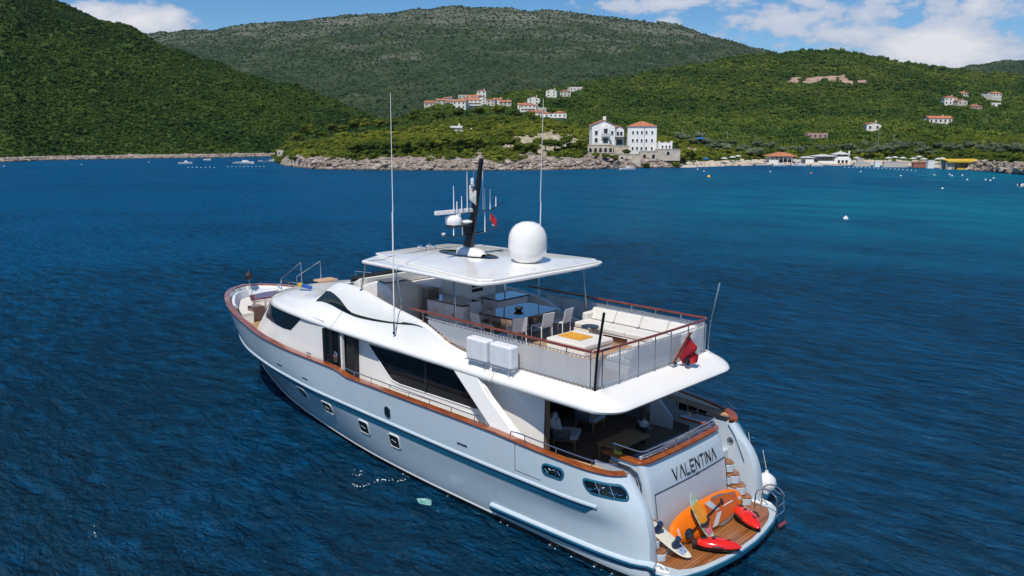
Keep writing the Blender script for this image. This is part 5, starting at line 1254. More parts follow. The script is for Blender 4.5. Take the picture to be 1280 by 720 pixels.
# boarding poles at the aft corners
for s,tx,ty in ((1,2.72,2.62),(-1,2.78,-2.80)):
    MB().tube([(2.96,s*2.62,4.40),(2.90,s*2.62,5.3),(tx,ty,6.42)],.036,10).build('corner_pole',M_blk if s>0 else M_steel,Y,smooth=40)
# ---------------- fly deck fittings: all fixed joinery belongs to the yacht
def cabinet(name,x0,x1,y0,y1,z0,z1,doors=2,side='y+',top=M_dkw,handles=True,ov=.04):
    o=MB().bx(x0,x1,y0,y1,z0,z1-.05).build(name,M_cab,Y,bevel=.05,seg=3); MB().bx(x0-ov,x1+ov,y0-ov,y1+ov,z1-.048,z1).build('worktop',top,o,bevel=.01)
    if handles:
        for i in range(doors):
            xc=x0+(x1-x0)*(i+.5)/doors; MB().lathe([(.07,0),(.075,.012),(.05,.018),(0,.012)],(xc,y1+.002,z0+(z1-z0)*.55),16,rot=(R(-90),0,0)).build('round_handle',M_steel,o)
            if i: MB().bx(x0+(x1-x0)*i/doors-.004,x0+(x1-x0)*i/doors+.004,y1-.01,y1+.003,z0+.08,z1-.08).build('door_gap',M_rub,o)
        MB().lathe([(.07,0),(.075,.012),(.05,.018),(0,.012)],(x0-.002,(y0+y1)/2,z0+(z1-z0)*.55),16,rot=(0,R(-90),0)).build('round_handle',M_steel,o)
    return o
cabinet('bar_cabinet',9.85,11.65,-.05,.78,4.40,5.24,2)
cabinet('galley_cabinet',9.75,10.55,-2.15,-.75,4.40,5.20,1)
# raised wheelhouse-like locker with louvres behind the bar
o=MB().bx(10.75,12.1,-1.6,-.25,4.40,5.95).build('louvre_locker',M_cab,Y,bevel=.06,seg=3)
mb=MB()
for i in range(3): mb.bx(10.735,10.76,-.95,-.45,5.36+.16*i,5.47+.16*i)
mb.build('louvre',M_rub,o)
MB().bx(10.4,12.2,-1.75,-.1,4.40,4.95).build('locker_base',M_cab,Y,bevel=.08,seg=3)
# curved helm shelter
hs=MB(); pr=[(12.25,4.40),(12.25,5.30),(12.35,5.52),(12.55,5.64),(13.2,5.72),(13.75,5.55),(14.2,5.2),(14.3,4.40)]
hs.prism([(x,1.75,z) for x,z in pr],(0,-1.15,0)); hs.build('helm_seat_unit',M_cab,Y,bevel=.06,seg=3)
MB().prism([(12.75,1.62,5.705),(13.25,1.62,5.735),(13.85,1.62,5.50),(13.85,.72,5.50),(13.25,.72,5.735),(12.75,.72,5.705)],(0,0,.012)).build('tinted_hatch',M_glass,Y)
MB().bx(12.3,14.2,-1.6,-.3,4.40,5.35).build('helm_console',M_cab,Y,bevel=.08,seg=3)
MB().prism([(13.9,-1.9,5.4),(14.6,-1.8,5.1),(14.6,1.8,5.1),(13.9,1.9,5.4)],(0,0,.35)).build('dashboard',M_gel,Y,bevel=.06)
ws=MB(); rows_=[[(14.45+.35*math.cos(a)-(.22 if k else 0),2.0*math.sin(a),5.42+.32*k) for k in (0,1)] for a in np.linspace(-1.2,1.2,13)]
o=ws.grid(rows_).build('windscreen',M_glass,Y,smooth=60,fix=False); sm=o.modifiers.new('s','SOLIDIFY'); sm.thickness=.012
MB().lathe([(.0,0),(.17,.02),(.19,.05),(.17,.08),(0,.05)],(12.2,-.95,5.5),20,rot=(0,R(-70),0)).build('steering_wheel',M_blk,Y)
# stairwell panel: dark opening between helm unit and bar
MB().bx(11.85,12.2,.05,.55,4.40,5.45).build('stair_hatch',mat('grey_hatch_board',(.22,.20,.18),.5),Y,bevel=.02)
# table fixed to the deck
o=MB().slab([(9.10+.0*0,.80),(7.72,.62),(7.62,.35),(7.66,-1.2),(7.85,-1.5),(8.98,-1.5),(9.15,-1.3),(9.2,.6)],5.06,5.11).build('dining_table_top',M_dkw,None,bevel=.015)
dt=empty('dining_table','dark glossy wood dining table on the fly deck under the hardtop','table',(8.4,-.4,4.40)); o.parent=dt; o.location=(-8.4,.4,-4.40)
for y in (.25,-1.0): MB().bx(-.12,.12,y+.4-.12,y+.4+.12,.0,.655).bx(-.3,.3,y+.4-.3,y+.4+.3,0,.03).build('table_leg',M_steel,dt,bevel=.01)
o=empty('glass_bowl','small glass bowl in the middle of the fly deck dining table','bowl',(8.45,-.35,5.112)); MB().lathe([(.0,.0),(.08,.0),(.13,.05),(.17,.10),(.16,.10),(.12,.055),(.07,.015),(0,.012)]).build('bowl',M_steel,o,smooth=50)
MB().lathe([(0,.02),(.05,.03),(.06,.07),(.03,.11),(0,.12)]).build('filling',M_cush,o,smooth=50)
# aft sofa on the fly deck (starboard side and across the stern)
def cushions(parent,segs,name='seat_cushion',m_=M_cush,bev=.05):
    for (x0,x1,y0,y1,z0,z1) in segs: MB().bx(x0,x1,y0,y1,z0,z1).build(name,m_,parent,bevel=bev,seg=3)
sf=empty('corner_sofa','long off white L shaped sofa along the starboard and stern rail of the fly deck','sofa',(5.0,-2.0,4.40))
W_=lambda *a:(a[0]-5.0,a[1]-5.0,a[2]+2.0,a[3]+2.0,a[4]-4.40,a[5]-4.40)
MB().bx(*W_(3.15,7.1,-2.46,-1.45,4.40,4.62)).bx(*W_(3.15,4.0,-1.44,.9,4.40,4.62)).build('sofa_base',M_gel,sf,bevel=.02)
for i in range(4):
    x0=3.2+i*.97; cushions(sf,[W_(x0,x0+.955,-2.15,-1.43,4.625,4.80)]); 
    MB().prism([(x0-5.0,-2.16+2,4.78-4.4),(x0-5.0,-2.40+2,4.78-4.4),(x0-5.0,-2.48+2,5.13-4.4),(x0-5.0,-2.34+2,5.13-4.4)],(.955,0,0)).build('back_cushion',M_cush,sf,bevel=.05,seg=3)
for i in range(3):
    y0=-1.40+i*.77; cushions(sf,[W_(3.2,3.98,y0,y0+.755,4.625,4.80)]); MB().prism([(3.42-5.0,y0+2,.40),(3.12-5.0,y0+2,.40),(3.08-5.0,y0+2,.74),(3.22-5.0,y0+2,.74)],(0,.755,0)).build('back_cushion',M_cush,sf,bevel=.05,seg=3)
MB().bx(*W_(6.95,7.15,-2.46,-1.9,4.62,5.02)).build('sofa_arm',M_cush,sf,bevel=.06,seg=3)
MB().bx(*W_(5.0,5.9,-1.448,-1.43,4.44,4.60)).build('drawer_front',M_dkw,sf)
# sun pad with orange towel
sp_o=empty('sun_pad','low square off white sun pad on the teak of the fly deck','sun pad',(5.8,-.2,4.40))
MB().bx(-.72,.72,-.66,.66,0,.16).build('pad_base',M_gel,sp_o,bevel=.02); MB().bx(-.74,.74,-.68,.68,.162,.34).build('cushion',M_cush,sp_o,bevel=.06,seg=3)
o=MB().bx(-.42,.42,-.30,.30,0,.03).bx(-.32,.28,-.22,.18,.032,.05).build('folded_towel',mat('orange_towel',(.60,.27,.02),.9,scale=14,c2=(.72,.38,.05),bump=.5,bscale=60),bevel=.015); o.location=(5.95,-.18,4.742); tag(o,'orange yellow folded towel lying on the off white sun pad','towel')
st=empty('side_table','small round black side table between sun pad and corner sofa','side table',(6.15,-1.1,4.40)); MB().lathe([(0,.44),(.27,.44),(.28,.455),(.27,.47),(0,.47)],n=28).build('table_top',M_blk,st,smooth=40); MB().tube([(0,0,0),(0,0,.44)],.03).lathe([(.2,0),(.2,.02),(.03,.03)],n=20).build('table_leg',M_steel,st)
# white mesh chairs round the dining table
def fly_chair(loc,rz,label,arms=False,proto=None):
    r=empty('garden_chair',label,'chair',loc,rz,'white chairs round the fly deck dining table')
    MB().bx(-.24,.24,-.23,.23,.43,.47).build('seat',M_cushl,r,bevel=.012)
    MB().prism([(-.25,-.23,.46),(-.22,-.23,.46),(-.32,-.23,.90),(-.35,-.23,.90)],(0,.46,0)).build('backrest',M_cushl,r,bevel=.012)
    for sx,sy in ((1,1),(1,-1),(-1,1),(-1,-1)): MB().tube([(sx*.23,sy*.22,0),(sx*.225,sy*.22,.44)],.016,6).build('leg',M_gel,r)
    if arms:
        for sy in (1,-1): MB().tube([(.22,sy*.25,.44),(.22,sy*.26,.64),(-.26,sy*.26,.66)],.015,6).build('armrest',M_gel,r)
    return r
fly_chair((7.28,-1.02,4.40),R(8),'white chair nearest the sun pad, aft starboard side of the dining table')
fly_chair((7.30,-.18,4.40),R(-5),'white chair in the middle of the aft side of the dining table')
fly_chair((7.42,.78,4.40),R(-30),'white armchair pulled out at the aft port corner of the dining table',True)
fly_chair((8.55,1.12,4.40),R(-95),'white chair with its back to the port rail at the end of the dining table')
fly_chair((9.45,.35,4.40),R(172),'white chair on the forward side of the dining table next to the bar cabinet')
# ---------------- hardtop, posts
ht=[(12.62,2.66),(12.72,2.5),(13.15,1.7),(13.42,.9),(13.5,0)]; aft=[(6.75,0),(6.72,1.2),(6.78,2.2),(6.92,2.62),(7.02,2.72),(7.3,2.76)]
hp=ht+[(x,-y) for x,y in reversed(ht[:-1])]+[(x,-y) for x,y in reversed(aft[1:])]+aft
MB().slab(hp,6.49,6.60).build('hardtop',M_gel,Y,bevel=.045,seg=3)
# gently raised centre panel
rp_=[(13.3,1.62),(13.38,0),(13.3,-1.62),(11.5,-2.15),(9,-2.45),(7.2,-2.62),(6.86,-2.3),(6.84,0),(6.86,2.3),(7.2,2.62),(9,2.40),(11.5,2.05)]
ins=[(13.0,1.35),(13.05,0),(13.0,-1.35),(11.4,-1.85),(9,-2.1),(7.5,-2.2),(7.15,-1.9),(7.15,0),(7.15,1.9),(7.5,2.2),(9,2.1),(11.4,1.8)]
MB().slab(rp_[::-1],6.60,6.665).build('hardtop_step',M_gel,Y,bevel=.03,seg=3)
mb=MB(); k=len(rp_); mb.add([(x*.985+.15,y*.97,6.662) for x,y in rp_]+[(x,y,6.70) for x,y in ins]+[(9.8,0,6.75)],[(i,(i+1)%k,k+(i+1)%k,k+i) for i in range(k)]+[(k+i,k+(i+1)%k,2*k) for i in range(k)]); mb.build('hardtop_crown',M_gel,Y,smooth=25)
# swooping low ridge from the front to the aft port tip and its twin
for s in (1,-1):
    MB().tube([(12.3,s*2.62,6.605),(12.2,s*2.02,6.607),(12.18,s*1.97,6.675),(12.2,s*1.0,6.715),(12.2,0,6.735)],.008,5).build('panel_seam',M_rub,Y)
# oval dark skylight under the mast
MB().lathe([(0,6.765),(.98,6.757),(1.0,6.750),(1.0,6.60)],(10.45,-.02,0),36,sx=1.35,sy=.50).build('oval_skylight',M_glass,Y,smooth=30)
for x,y in ((6.98,.4),(7.0,-.6),(7.0,-1.5),(7.0,1.5)): MB().lathe([(.028,6.66),(.028,6.70),(.0,6.705)],(x+.1,y,0),10).build('deck_bolt',M_steel,Y)
mb=MB()
for i in range(2): mb.tube([(12.25,.25-i*.4,6.68),(12.25,.25-i*.4,6.80),(12.6,.25-i*.4,6.82)],.03,8).lathe([(.05,0),(.07,.1),(.0,.1)],(12.55,.25-i*.4,6.82),12,rot=(0,R(90),0))
mb.build('air_horn',M_steel,Y,smooth=40)
for (x,y,xb,yb,zb) in ((12.75,2.42,13.15,2.32,5.50),(12.75,-2.42,13.15,-2.32,5.50),(11.2,2.38,11.0,2.30,4.95),(11.2,-2.38,11.0,-2.3,4.95),(8.40,2.42,8.28,2.42,4.40),(7.55,-2.42,7.40,-2.52,4.48)):
    MB().tube([(x,y,6.52),(xb,yb,zb)],.034,12,flat=.75).lathe([(.07,0),(.07,.02),(.035,.03)],(xb,yb,zb),14).build('hardtop_post',M_steel,Y,smooth=40)
# ---------------- mast
ms=MB(); rows_=[]
for z,xc,cl,wd in ((6.82,10.45,.28,.10),(7.2,10.36,.22,.08),(8.1,10.12,.165,.07),(9.0,9.93,.12,.055),(9.62,9.80,.09,.05),(9.72,9.78,.10,.06),(9.86,9.76,.09,.05)):
    rows_.append([(xc+cl*math.cos(a),wd*math.sin(a),z) for a in np.linspace(0,2*math.pi,16,endpoint=False)])
ms.grid(rows_,closed=True); ms.add(rows_[-1],[tuple(range(16))]); mast=ms.build('mast',M_blk,Y,smooth=50)
mb=MB(); rows_=[]
for x,w,h in ((9.68,.14,.14),(9.78,.24,.24),(9.95,.29,.30),(10.5,.30,.34),(10.75,.25,.30),(10.85,.14,.18)):
    rows_.append([(x,w*math.cos(a),6.68+h*max(0,math.sin(a))**.7) for a in np.linspace(0,math.pi,11)])
mb.grid(rows_); mb.build('mast_fairing',M_gel,Y,smooth=60)
def bar(name,pts,r,m_,flat=1,n=8,parent=mast): return MB().tube(pts,r,n,flat=flat).build(name,m_,parent,smooth=50)
bar('lower_spreader',[(10.25,1.3,7.46),(10.25,.5,7.43),(10.25,0,7.42),(10.25,-.5,7.45),(10.2,-1.15,7.58)],[.02,.05,.06,.05,.015],M_blk,.5)
bar('upper_spreader',[(10.0,.55,8.16),(10.0,0,8.15),(10.0,-.7,8.20),(9.9,-1.2,8.42)],[.03,.04,.03,.015],M_blk,.5)
MB().box((10.12,.85,8.22),(.10,1.55,.13)).lathe([(.11,8.04),(.12,8.15),(0,8.16)],(10.12,.72,0),16).build('radar_scanner',M_gel,mast,bevel=.02)
MB().lathe([(.14,7.80),(.24,7.82),(.27,7.92),(.25,8.03),(.14,8.10),(0,8.12)],(10.12,.88,0),20).build('radar_dome',M_gel,mast,smooth=50)
MB().lathe([(.10,7.82),(.2,7.84),(.21,7.88),(.12,7.92),(0,7.93)],(10.12,.35,0),20).build('satellite_puck',M_gel,mast,smooth=50)
MB().box((10.15,.6,7.75),(.30,.85,.05)).box((10.15,.3,7.62),(.12,.3,.25)).build('radar_bracket',M_blk,mast,bevel=.01)
for (y,z0,z1) in ((.95,8.20,9.03),(.82,8.2,8.55),(.62,8.2,8.70),(.38,8.2,9.45),(-.30,8.2,9.45),(-.38,7.48,8.9),(-.62,8.2,8.85),(-.88,8.25,8.60),(.97,7.48,8.0),(.60,7.46,7.8)):
    MB().tube([(10.02,y,z0),(10.02,y,z0+.25),(10.02,y,z1)],[.022,.016,.010],6).build('whip_aerial',M_gel,mast)
MB().lathe([(.07,0),(.08,.03),(.0,.05)],(9.95,.22,9.0),12).lathe([(.05,.06),(.055,.22),(.0,.26)],(9.95,.22,9.0),12).build('navigation_light',M_gel,mast,smooth=40)
MB().lathe([(.05,7.50),(.07,7.56),(.0,7.58)],(10.25,1.2,0),10).lathe([(.05,7.62),(.07,7.68),(.0,7.70)],(10.2,-.95,0),10).build('spreader_light',M_gel,mast)
def flag(name,label,corner,w,h,m_,dirv,seed,drop=.35,extra=None):
    rows_=[]
    for i in range(9):
        u=i/8; row=[]
        for j in range(6):
            v=j/5; d=Vector(dirv).normalized(); p=Vector(corner)+d*w*u+Vector((0,0,-h*v-drop*u*w))+Vector((d.y,-d.x,0))*(.06*math.sin(u*7+v*2+seed)*u*w*1.6); row.append(tuple(p))
        rows_.append(row)
    o=MB().grid(rows_).build(name,m_,smooth=70,fix=False); s_=o.modifiers.new('s','SOLIDIFY'); s_.thickness=.004; return o
o=flag('courtesy_flag','',(10.02,-.62,8.12),.22,.28,M_red,(-.5,-1,0),1,1.2); tag(o,'small red flag with gold border hanging from the mast spreader','flag')
o2=MB().tube([tuple(Vector((10.02,-.62,8.12))+Vector((-.5,-1,0)).normalized()*0.0),(10.02,-.62,7.84)],.01,4).build('flag_border',mat('gold_braid',(.55,.38,.06),.7),o)
o=flag('house_flag','',(10.0,.30,9.02),.24,.46,M_flagw,(-.4,-1,0),2,.8); tag(o,'white flag with red and green patches hanging high on the mast halyard','flag')
MB().box((9.96,.16,8.85),(.02,.12,.09),(0,0,.4)).build('red_patch',M_red,o); MB().box((9.955,.14,8.60),(.02,.10,.12),(0,0,.4)).build('green_patch',mat('green_flag_cloth',(.01,.22,.08),.8),o)
MB().tube([(10.0,.30,8.2),(9.82,.25,9.6)],.004,4).build('halyard',M_lace,mast)
# satellite dome
MB().lathe([(.30,6.70),(.34,6.72),(.40,6.74),(.52,6.90),(.585,7.05),(.60,7.12),(.60,7.14),(.605,7.16),(.60,7.42),(.575,7.58),(.50,7.75),(.37,7.88),(.20,7.955),(0,7.98)],(8.08,-.36,0),40).build('satellite_dome',M_gel,Y,smooth=55)
MB().lathe([(.34,6.66),(.34,6.715),(0,6.715)],(8.08,-.36,0),30).build('dome_foot',M_rub,Y)
# whip antennas
for (x,y,xt,yt) in ((10.62,2.92,10.45,2.95),(9.98,-2.92,9.86,-2.98)):
    o=MB().tube([(x,y,4.60),(x,y,4.95)],.035,10).tube([(x,y,4.9),(x,y-.0,5.2)],.02,8).lathe([(.06,4.55),(.06,4.62),(.035,4.64)],(x,y,0),12).build('antenna_mount',M_steel,Y,smooth=40)
    MB().tube([(x,y,4.95),(x+(xt-x)*.5,y+(yt-y)*.5,8.3),(x+(xt-x)*.52,y,8.35),(xt,yt,11.78)],[.024,.020,.014,.008],8).build('whip_antenna',M_gel,o,smooth=50)
# ---------------- flag staff with ensign at the stern rail
sf2=MB().prism([(2.90,-.62,4.42),(2.90,-.74,4.42),(2.55,-1.02,5.34),(2.55,-.88,5.34)],(-.035,0,0)).build('ensign_staff',M_varn,Y,bevel=.01)
MB().bx(2.80,2.98,-.78,-.58,4.40,4.48).build('staff_socket',M_steel,sf2,bevel=.01)
rows_=[]
for i in range(10):
    u=i/9
    row=[]
    for j in range(7):
        v=j/6; A=Vector((2.56,-.98,5.22-.0))*(1-v)+Vector((2.78,-.80,4.62))*v; p=A+Vector((-.16,-.46,-.80*1))*u*(.75-.15*v)+Vector((.10*math.sin(u*9+v*3),0.05*math.cos(u*8),0))*u
        p.z=max(p.z,4.43+.02*math.sin(i+j)); row.append(tuple(p))
    rows_.append(row)
o=MB().grid(rows_).build('ensign',M_red,smooth=70,fix=False); s_=o.modifiers.new('s','SOLIDIFY'); s_.thickness=.004; tag(o,'red ensign with small white emblem drooping over the stern overhang','flag')
MB().box((2.47,-1.25,4.82),(.01,.10,.10),(.3,.2,.5)).box((2.43,-1.28,4.70),(.01,.05,.10),(.8,.2,.5)).build('white_emblem',M_flagw,o)
MB().lathe([(.07,0),(.08,.12),(.05,.2),(0,.21)],(2.62,-.98,4.405),14).build('stern_light',M_blk,Y,smooth=40)
# ---------------- covered boxes outside the port rail
for (xc,lb) in ((6.78,'white covered box hung outside the port rail, the forward one of the pair'),(5.85,'white covered box hung outside the port rail, the aft one of the pair')):
    r=empty('covered_box',lb,'storage box',(xc,2.90,4.46)); 
    mb=MB().bx(-.41,.41,-.17,.17,.03,.66); mb.build('cover',M_vinyl,r,bevel=.07,seg=4)
    MB().tube([(-.42,-.19,.10),(-.42,.0,.01),(-.42,.18,.01)],.014,6).tube([(.42,-.19,.10),(.42,.0,.01),(.42,.18,.01)],.014,6).tube([(-.42,.10,.0),(.42,.10,.0)],.014,6).tube([(-.3,.14,.02),(-.3,.14,-.16)],.014,6).tube([(.3,.14,.02),(.3,.14,-.14)],.014,6).build('bracket',M_steel,r)
    MB().tube([(-.2,.175,.08),(-.2,.178,.62)],.006,4).tube([(.2,.175,.08),(.2,.178,.62)],.006,4).build('strap',M_lace,r)
# ---------------- cockpit furniture (main deck aft)
def lounge_chair(loc,rz,label):
    r=empty('lounge_chair',label,'armchair',loc,rz,'armchairs in the shaded cockpit')
    MB().box((0,0,.30),(.72,.70,.05)).build('seat_frame',M_ltk,r,bevel=.01); MB().bx(-.36,.38,-.35,.35,.33,.47).build('seat_cushion',M_cushl,r,bevel=.045,seg=3)
    MB().prism([(-.20,-.33,.46),(-.36,-.33,.46),(-.50,-.33,.90),(-.34,-.33,.92)],(0,.66,0)).build('back_cushion',M_cushl,r,bevel=.05,seg=3)
    MB().prism([(-.12,-.22,.46),(-.22,-.22,.46),(-.34,-.22,.82),(-.22,-.22,.84)],(0,.34,0)).build('pillow',M_cush,r,bevel=.05,seg=3)
    for sx,sy in ((1,1),(1,-1),(-1,1),(-1,-1)): MB().tube([(sx*.31,sy*.31,0),(sx*.30,sy*.30,.30)],[.022,.032],6).build('leg',M_ltk,r)
    mb=MB(); arc=[(-.02+.0,.37),(-.3,.38),(-.42,.30),(-.46,0),(-.42,-.30),(-.3,-.38),(.16,-.37)]; arc=[(.16,.37)]+arc[1:]
    for k in range(9): z=.34+.035*k; mb.tube([(x*(1+.012*k),y,z) for x,y in arc],.010,5)
    for i,(x,y) in enumerate(arc): mb.tube([(x,y,.30),(x*1.1,y,.66)],.014,5)
    mb.build('rope_back',M_rope,r); return r
M_ltk=mat('light_teak_furniture',(.34,.19,.08),.5,scale=4,c2=(.46,.28,.13),stretch=(1,6,1)); M_rope=mat('grey_rope',(.07,.07,.075),.8)
lounge_chair((5.42,.80,1.75),R(-155),'pale cushioned rope armchair just inside the port side of the cockpit')
lounge_chair((5.85,-.80,1.75),R(-170),'pale cushioned armchair farther in, beside the glass saloon doors')
for o in list(bpy.data.objects):
    if o.name.startswith('lounge_chair'): o.rotation_euler.z=R(-150) if o.location.y>0 else R(-172)
ct_=empty('coffee_table','low teak coffee table in the middle of the shaded cockpit','coffee table',(3.9,.08,1.75))
MB().box((0,0,.42),(.78,1.50,.045)).build('table_top',M_ltk,ct_,bevel=.01)
for sx,sy in ((1,1),(1,-1),(-1,1),(-1,-1)): MB().box((sx*.32,sy*.66,.2),(.06,.06,.40)).build('leg',M_ltk,ct_)
tr=empty('side_table','small round black table with white tea set beside the coffee table','side table',(4.05,-1.08,1.75)); MB().lathe([(0,.42),(.25,.42),(.26,.44),(0,.45)],n=24).build('table_top',M_blk,tr,smooth=40); MB().tube([(0,0,0),(0,0,.42)],.025).lathe([(.16,0),(.16,.02),(.02,.03)],n=18).build('table_leg',M_blk,tr)
tp=empty('teapot','white teapot standing on the small round black table','teapot',(4.05,-1.08,2.202)); MB().lathe([(.06,0),(.12,.02),(.14,.08),(.12,.15),(.06,.19),(.05,.20),(.02,.22),(.025,.25),(0,.26)],n=20).build('pot',M_cush,tp,smooth=50); MB().tube([(.12,0,.07),(.19,0,.12),(.22,0,.18)],[.022,.016,.010],8).build('spout',M_cush,tp); MB().tube([(-.12,0,.05),(-.19,0,.09),(-.18,0,.15),(-.11,0,.16)],.010,6).build('handle',M_cush,tp)
ss=empty('stern_sofa','grey blue cushioned sofa built along the inside of the transom','sofa',(2.6,0,1.75))
MB().bx(-.30,.42,-1.68,1.68,0,.30).build('sofa_base',M_gel,ss,bevel=.02)
for i in range(3): y0=-1.66+i*1.11; MB().bx(-.16,.44,y0,y0+1.09,.302,.46).build('seat_cushion',M_cushg,ss,bevel=.05,seg=3); MB().prism([(-.17,y0,.44),(-.36,y0,.44),(-.42,y0,.84),(-.28,y0,.84)],(0,1.09,0)).build('back_cushion',M_cushl,ss,bevel=.05,seg=3)
o=MB().prism([(3.0,1.74,2.575),(2.72,1.74,2.575),(2.72,1.84,2.575),(2.9,1.86,2.575)],(0,0,.06)).build('yellow_cloth',mat('yellow_cloth',(.65,.50,.05),.8),bevel=.012); tag(o,'small yellow cloth lying on the port end of the transom cap','cloth')
# starboard inner bulwark details in shade
for x in (3.2,3.55,3.9): hull_=MB().slab([(x,-3.10),(x+.28,-3.10),(x+.28,-3.12),(x,-3.12)],2.20,2.42).build('mooring_port_inside',M_glass,Y)
MB().lathe([(.07,0),(.09,.02),(.05,.04),(0,.03)],(5.0,-3.16,2.3),16,rot=(R(-90),0,0)).build('deck_socket',M_rub,Y)
MB().tube([(4.2,-3.0,2.5),(3.4,-2.98,2.5),(2.6,-2.85,2.5)],.02,8).tube([(4.2,-3.0,2.3),(4.2,-3.0,2.5)],.015,6).build('inner_handrail',M_steel,Y)
# ---------------- bow: sofa, table, steps, railings
bs=MB(); 
def bowcurve(d,n=22):
    pts=[]
    for p in pp:
        if p[0]<22.2: continue
        x,y=p[0],p[1]; 
        nx=1 if y<.6 else .55; pts.append((x-d*(1-min(1,y/2.2))**.6-.05,max(0,y-d*min(1,y/1.6))))
    pts=pts[::2]+[pts[-1]]; return pts+[(x,-y) for x,y in reversed(pts[:-1])]
o_=bowcurve(.46); i_=bowcurve(1.0)
MB().slab(o_+i_[::-1],2.72,3.02).build('bow_seat_base',M_gel,Y)
i2=bowcurve(.50)
MB().slab(i2+bowcurve(1.02)[::-1],3.022,3.16).build('bow_seat_cushion',M_cush,Y)
rows_=[[(a[0],a[1],3.12),(b_[0],b_[1],3.46),(c[0],c[1],3.46)] for a,b_,c in zip(bowcurve(.46),bowcurve(.34),bowcurve(.22))]
MB().grid(rows_).build('bow_seat_back',mat('pale_striped_upholstery',(.55,.58,.63),.85,scale=8,c2=(.68,.69,.71),stretch=(1,6,1)),Y,smooth=50)
bt=MB().slab([(22.85,1.35),(23.75,.95),(23.95,.1),(23.9,-.55),(23.1,-.4),(22.75,.4)],3.56,3.62).build('bow_table_top',M_varnm,Y,bevel=.015); MB().tube([(23.35,.4,2.72),(23.35,.4,3.56)],.05).build('pedestal',M_steel,bt)
MB().bx(22.4,22.9,.95,1.5,2.72,3.35).build('bow_locker',M_dkw,Y,bevel=.02)
# steps up to the cabin roof
for i in range(5): MB().bx(21.35-.02+.28*(4-i)*.5,22.05+.14*(4-i),-.55,.15,2.72,2.72+.265*(i+1)).build('bow_step',M_gel,Y,bevel=.02)
for yb,x0,x1,z0 in ((.55,21.6,20.05,4.28),(-.18,21.6,19.75,4.28)):
    MB().tube([(x0,yb,z0-.5),(x0,yb,z0+.30),(x1,yb-.05,5.46),(x1,yb-.05,4.50)],.018,8).build('stair_rail',M_steel,Y,smooth=30)
MB().tube([(20.6,1.15,4.48),(20.6,1.15,4.72),(19.2,1.45,4.86),(18.3,1.55,4.92),(18.3,1.55,4.72)],.014,6).tube([(20.6,1.15,4.60),(19.2,1.45,4.74),(18.3,1.55,4.80)],.010,6).tube([(19.6,1.37,4.55),(19.6,1.37,4.82)],.012,6).build('roof_rail',M_steel,Y,smooth=30)
MB().tube([(18.8,-1.3,4.74),(18.8,-1.3,5.02),(16.0,-1.7,5.12),(16.0,-1.7,4.95)],.014,6).build('roof_rail',M_steel,Y,smooth=30)
o=empty('rescue_light','small yellow and blue cased rescue light clipped to the bow roof rail','rescue light',(18.0,1.58,4.80)); MB().box((.32,0,.08),(.26,.12,.16)).build('case',mat('yellow_plastic',(.60,.42,.02),.4),o,bevel=.03); MB().box((-.15,-.0,.08),(.62,.12,.14)).build('roll',mat('blue_plastic',(.02,.10,.42),.5),o,bevel=.04)
MB().slab([(19.0,.8),(20.2,.6),(20.2,-.6),(19.0,-.8)],4.655,4.685).build('foredeck_hatch',M_glass,Y,bevel=.01) if False else None
MB().bx(19.3,19.9,-.75,.05,4.64,4.70).build('roof_step_pad',M_tan,Y)
# anchor ball on its staff
ab=empty('anchor_ball','black anchor ball on a thin staff above the bow','anchor ball',(25.55,0,3.62)); MB().tube([(0,0,-.2),(0,0,.85)],.014,6).build('staff',M_steel,ab); MB().lathe([(.19*math.sin(a),.52-.19*math.cos(a)) for a in np.linspace(0,math.pi,11)],n=16).build('ball',M_rub,ab,smooth=50)
for (x,y) in ((24.9,1.1),(24.9,-1.1),(22.2,2.35),(15.0,3.33)): MB().tube([(x-.14,y,float(cap_z(x))+.13),(x+.14,y,float(cap_z(x))+.13)],.02,8).tube([(x-.06,y,float(cap_z(x))+.05),(x-.06,y,float(cap_z(x))+.13)],.018,6).tube([(x+.06,y,float(cap_z(x))+.05),(x+.06,y,float(cap_z(x))+.13)],.018,6).build('mooring_cleat',M_steel,Y)
# ---------------- water toys on the swim platform
M_org=mat('orange_board_rubber',(.82,.16,.004),.55,scale=4,c2=(.88,.20,.006),spec=.25); M_orgd=mat('burnt_orange_deck_pad',(.42,.085,.010),.7,scale=20,c2=(.50,.11,.015)); M_gr=mat('grey_deck_pad',(.20,.17,.15),.7); M_lg=mat('light_grey_panel',(.45,.47,.48),.6)
M_redp=mat('bright_red_scooter_shell',(.72,.018,.008),.18,var=.05,coat=.9)
def board_mesh(L,W,T,nose=.35,tail=.5,rk=.0,n=26):
    """flat board lying in the x (length) y (width) plane"""
    rows_=[]
    for i in range(n+1):
        u=-1+2*i/n; k=nose if u>0 else tail; w=W/2*max(0.0,1-abs(u)**(2.0/k*.9))**.5; x=L/2*u; zc=rk*max(0,abs(u)-.5)**2*4
        w=max(w,.01); rows_.append([(x,w*math.cos(a),zc+T/2*math.sin(a)*(1 if w>.05 else w/.05)) for a in np.linspace(0,2*math.pi,14,endpoint=False)])
    return MB().grid(rows_,closed=True)
def outline(L,W,k,nose,tail,x0,x1,n=18):
    top=[];bot=[]
    for i in range(n+1):
        x=x0+(x1-x0)*i/n; u=x/(L/2); kk=nose if u>0 else tail; w=k*W/2*max(0,1-abs(u)**(2.0/kk*.9))**.5; top.append((x,w));bot.append((x,-w))
    return top+bot[::-1]
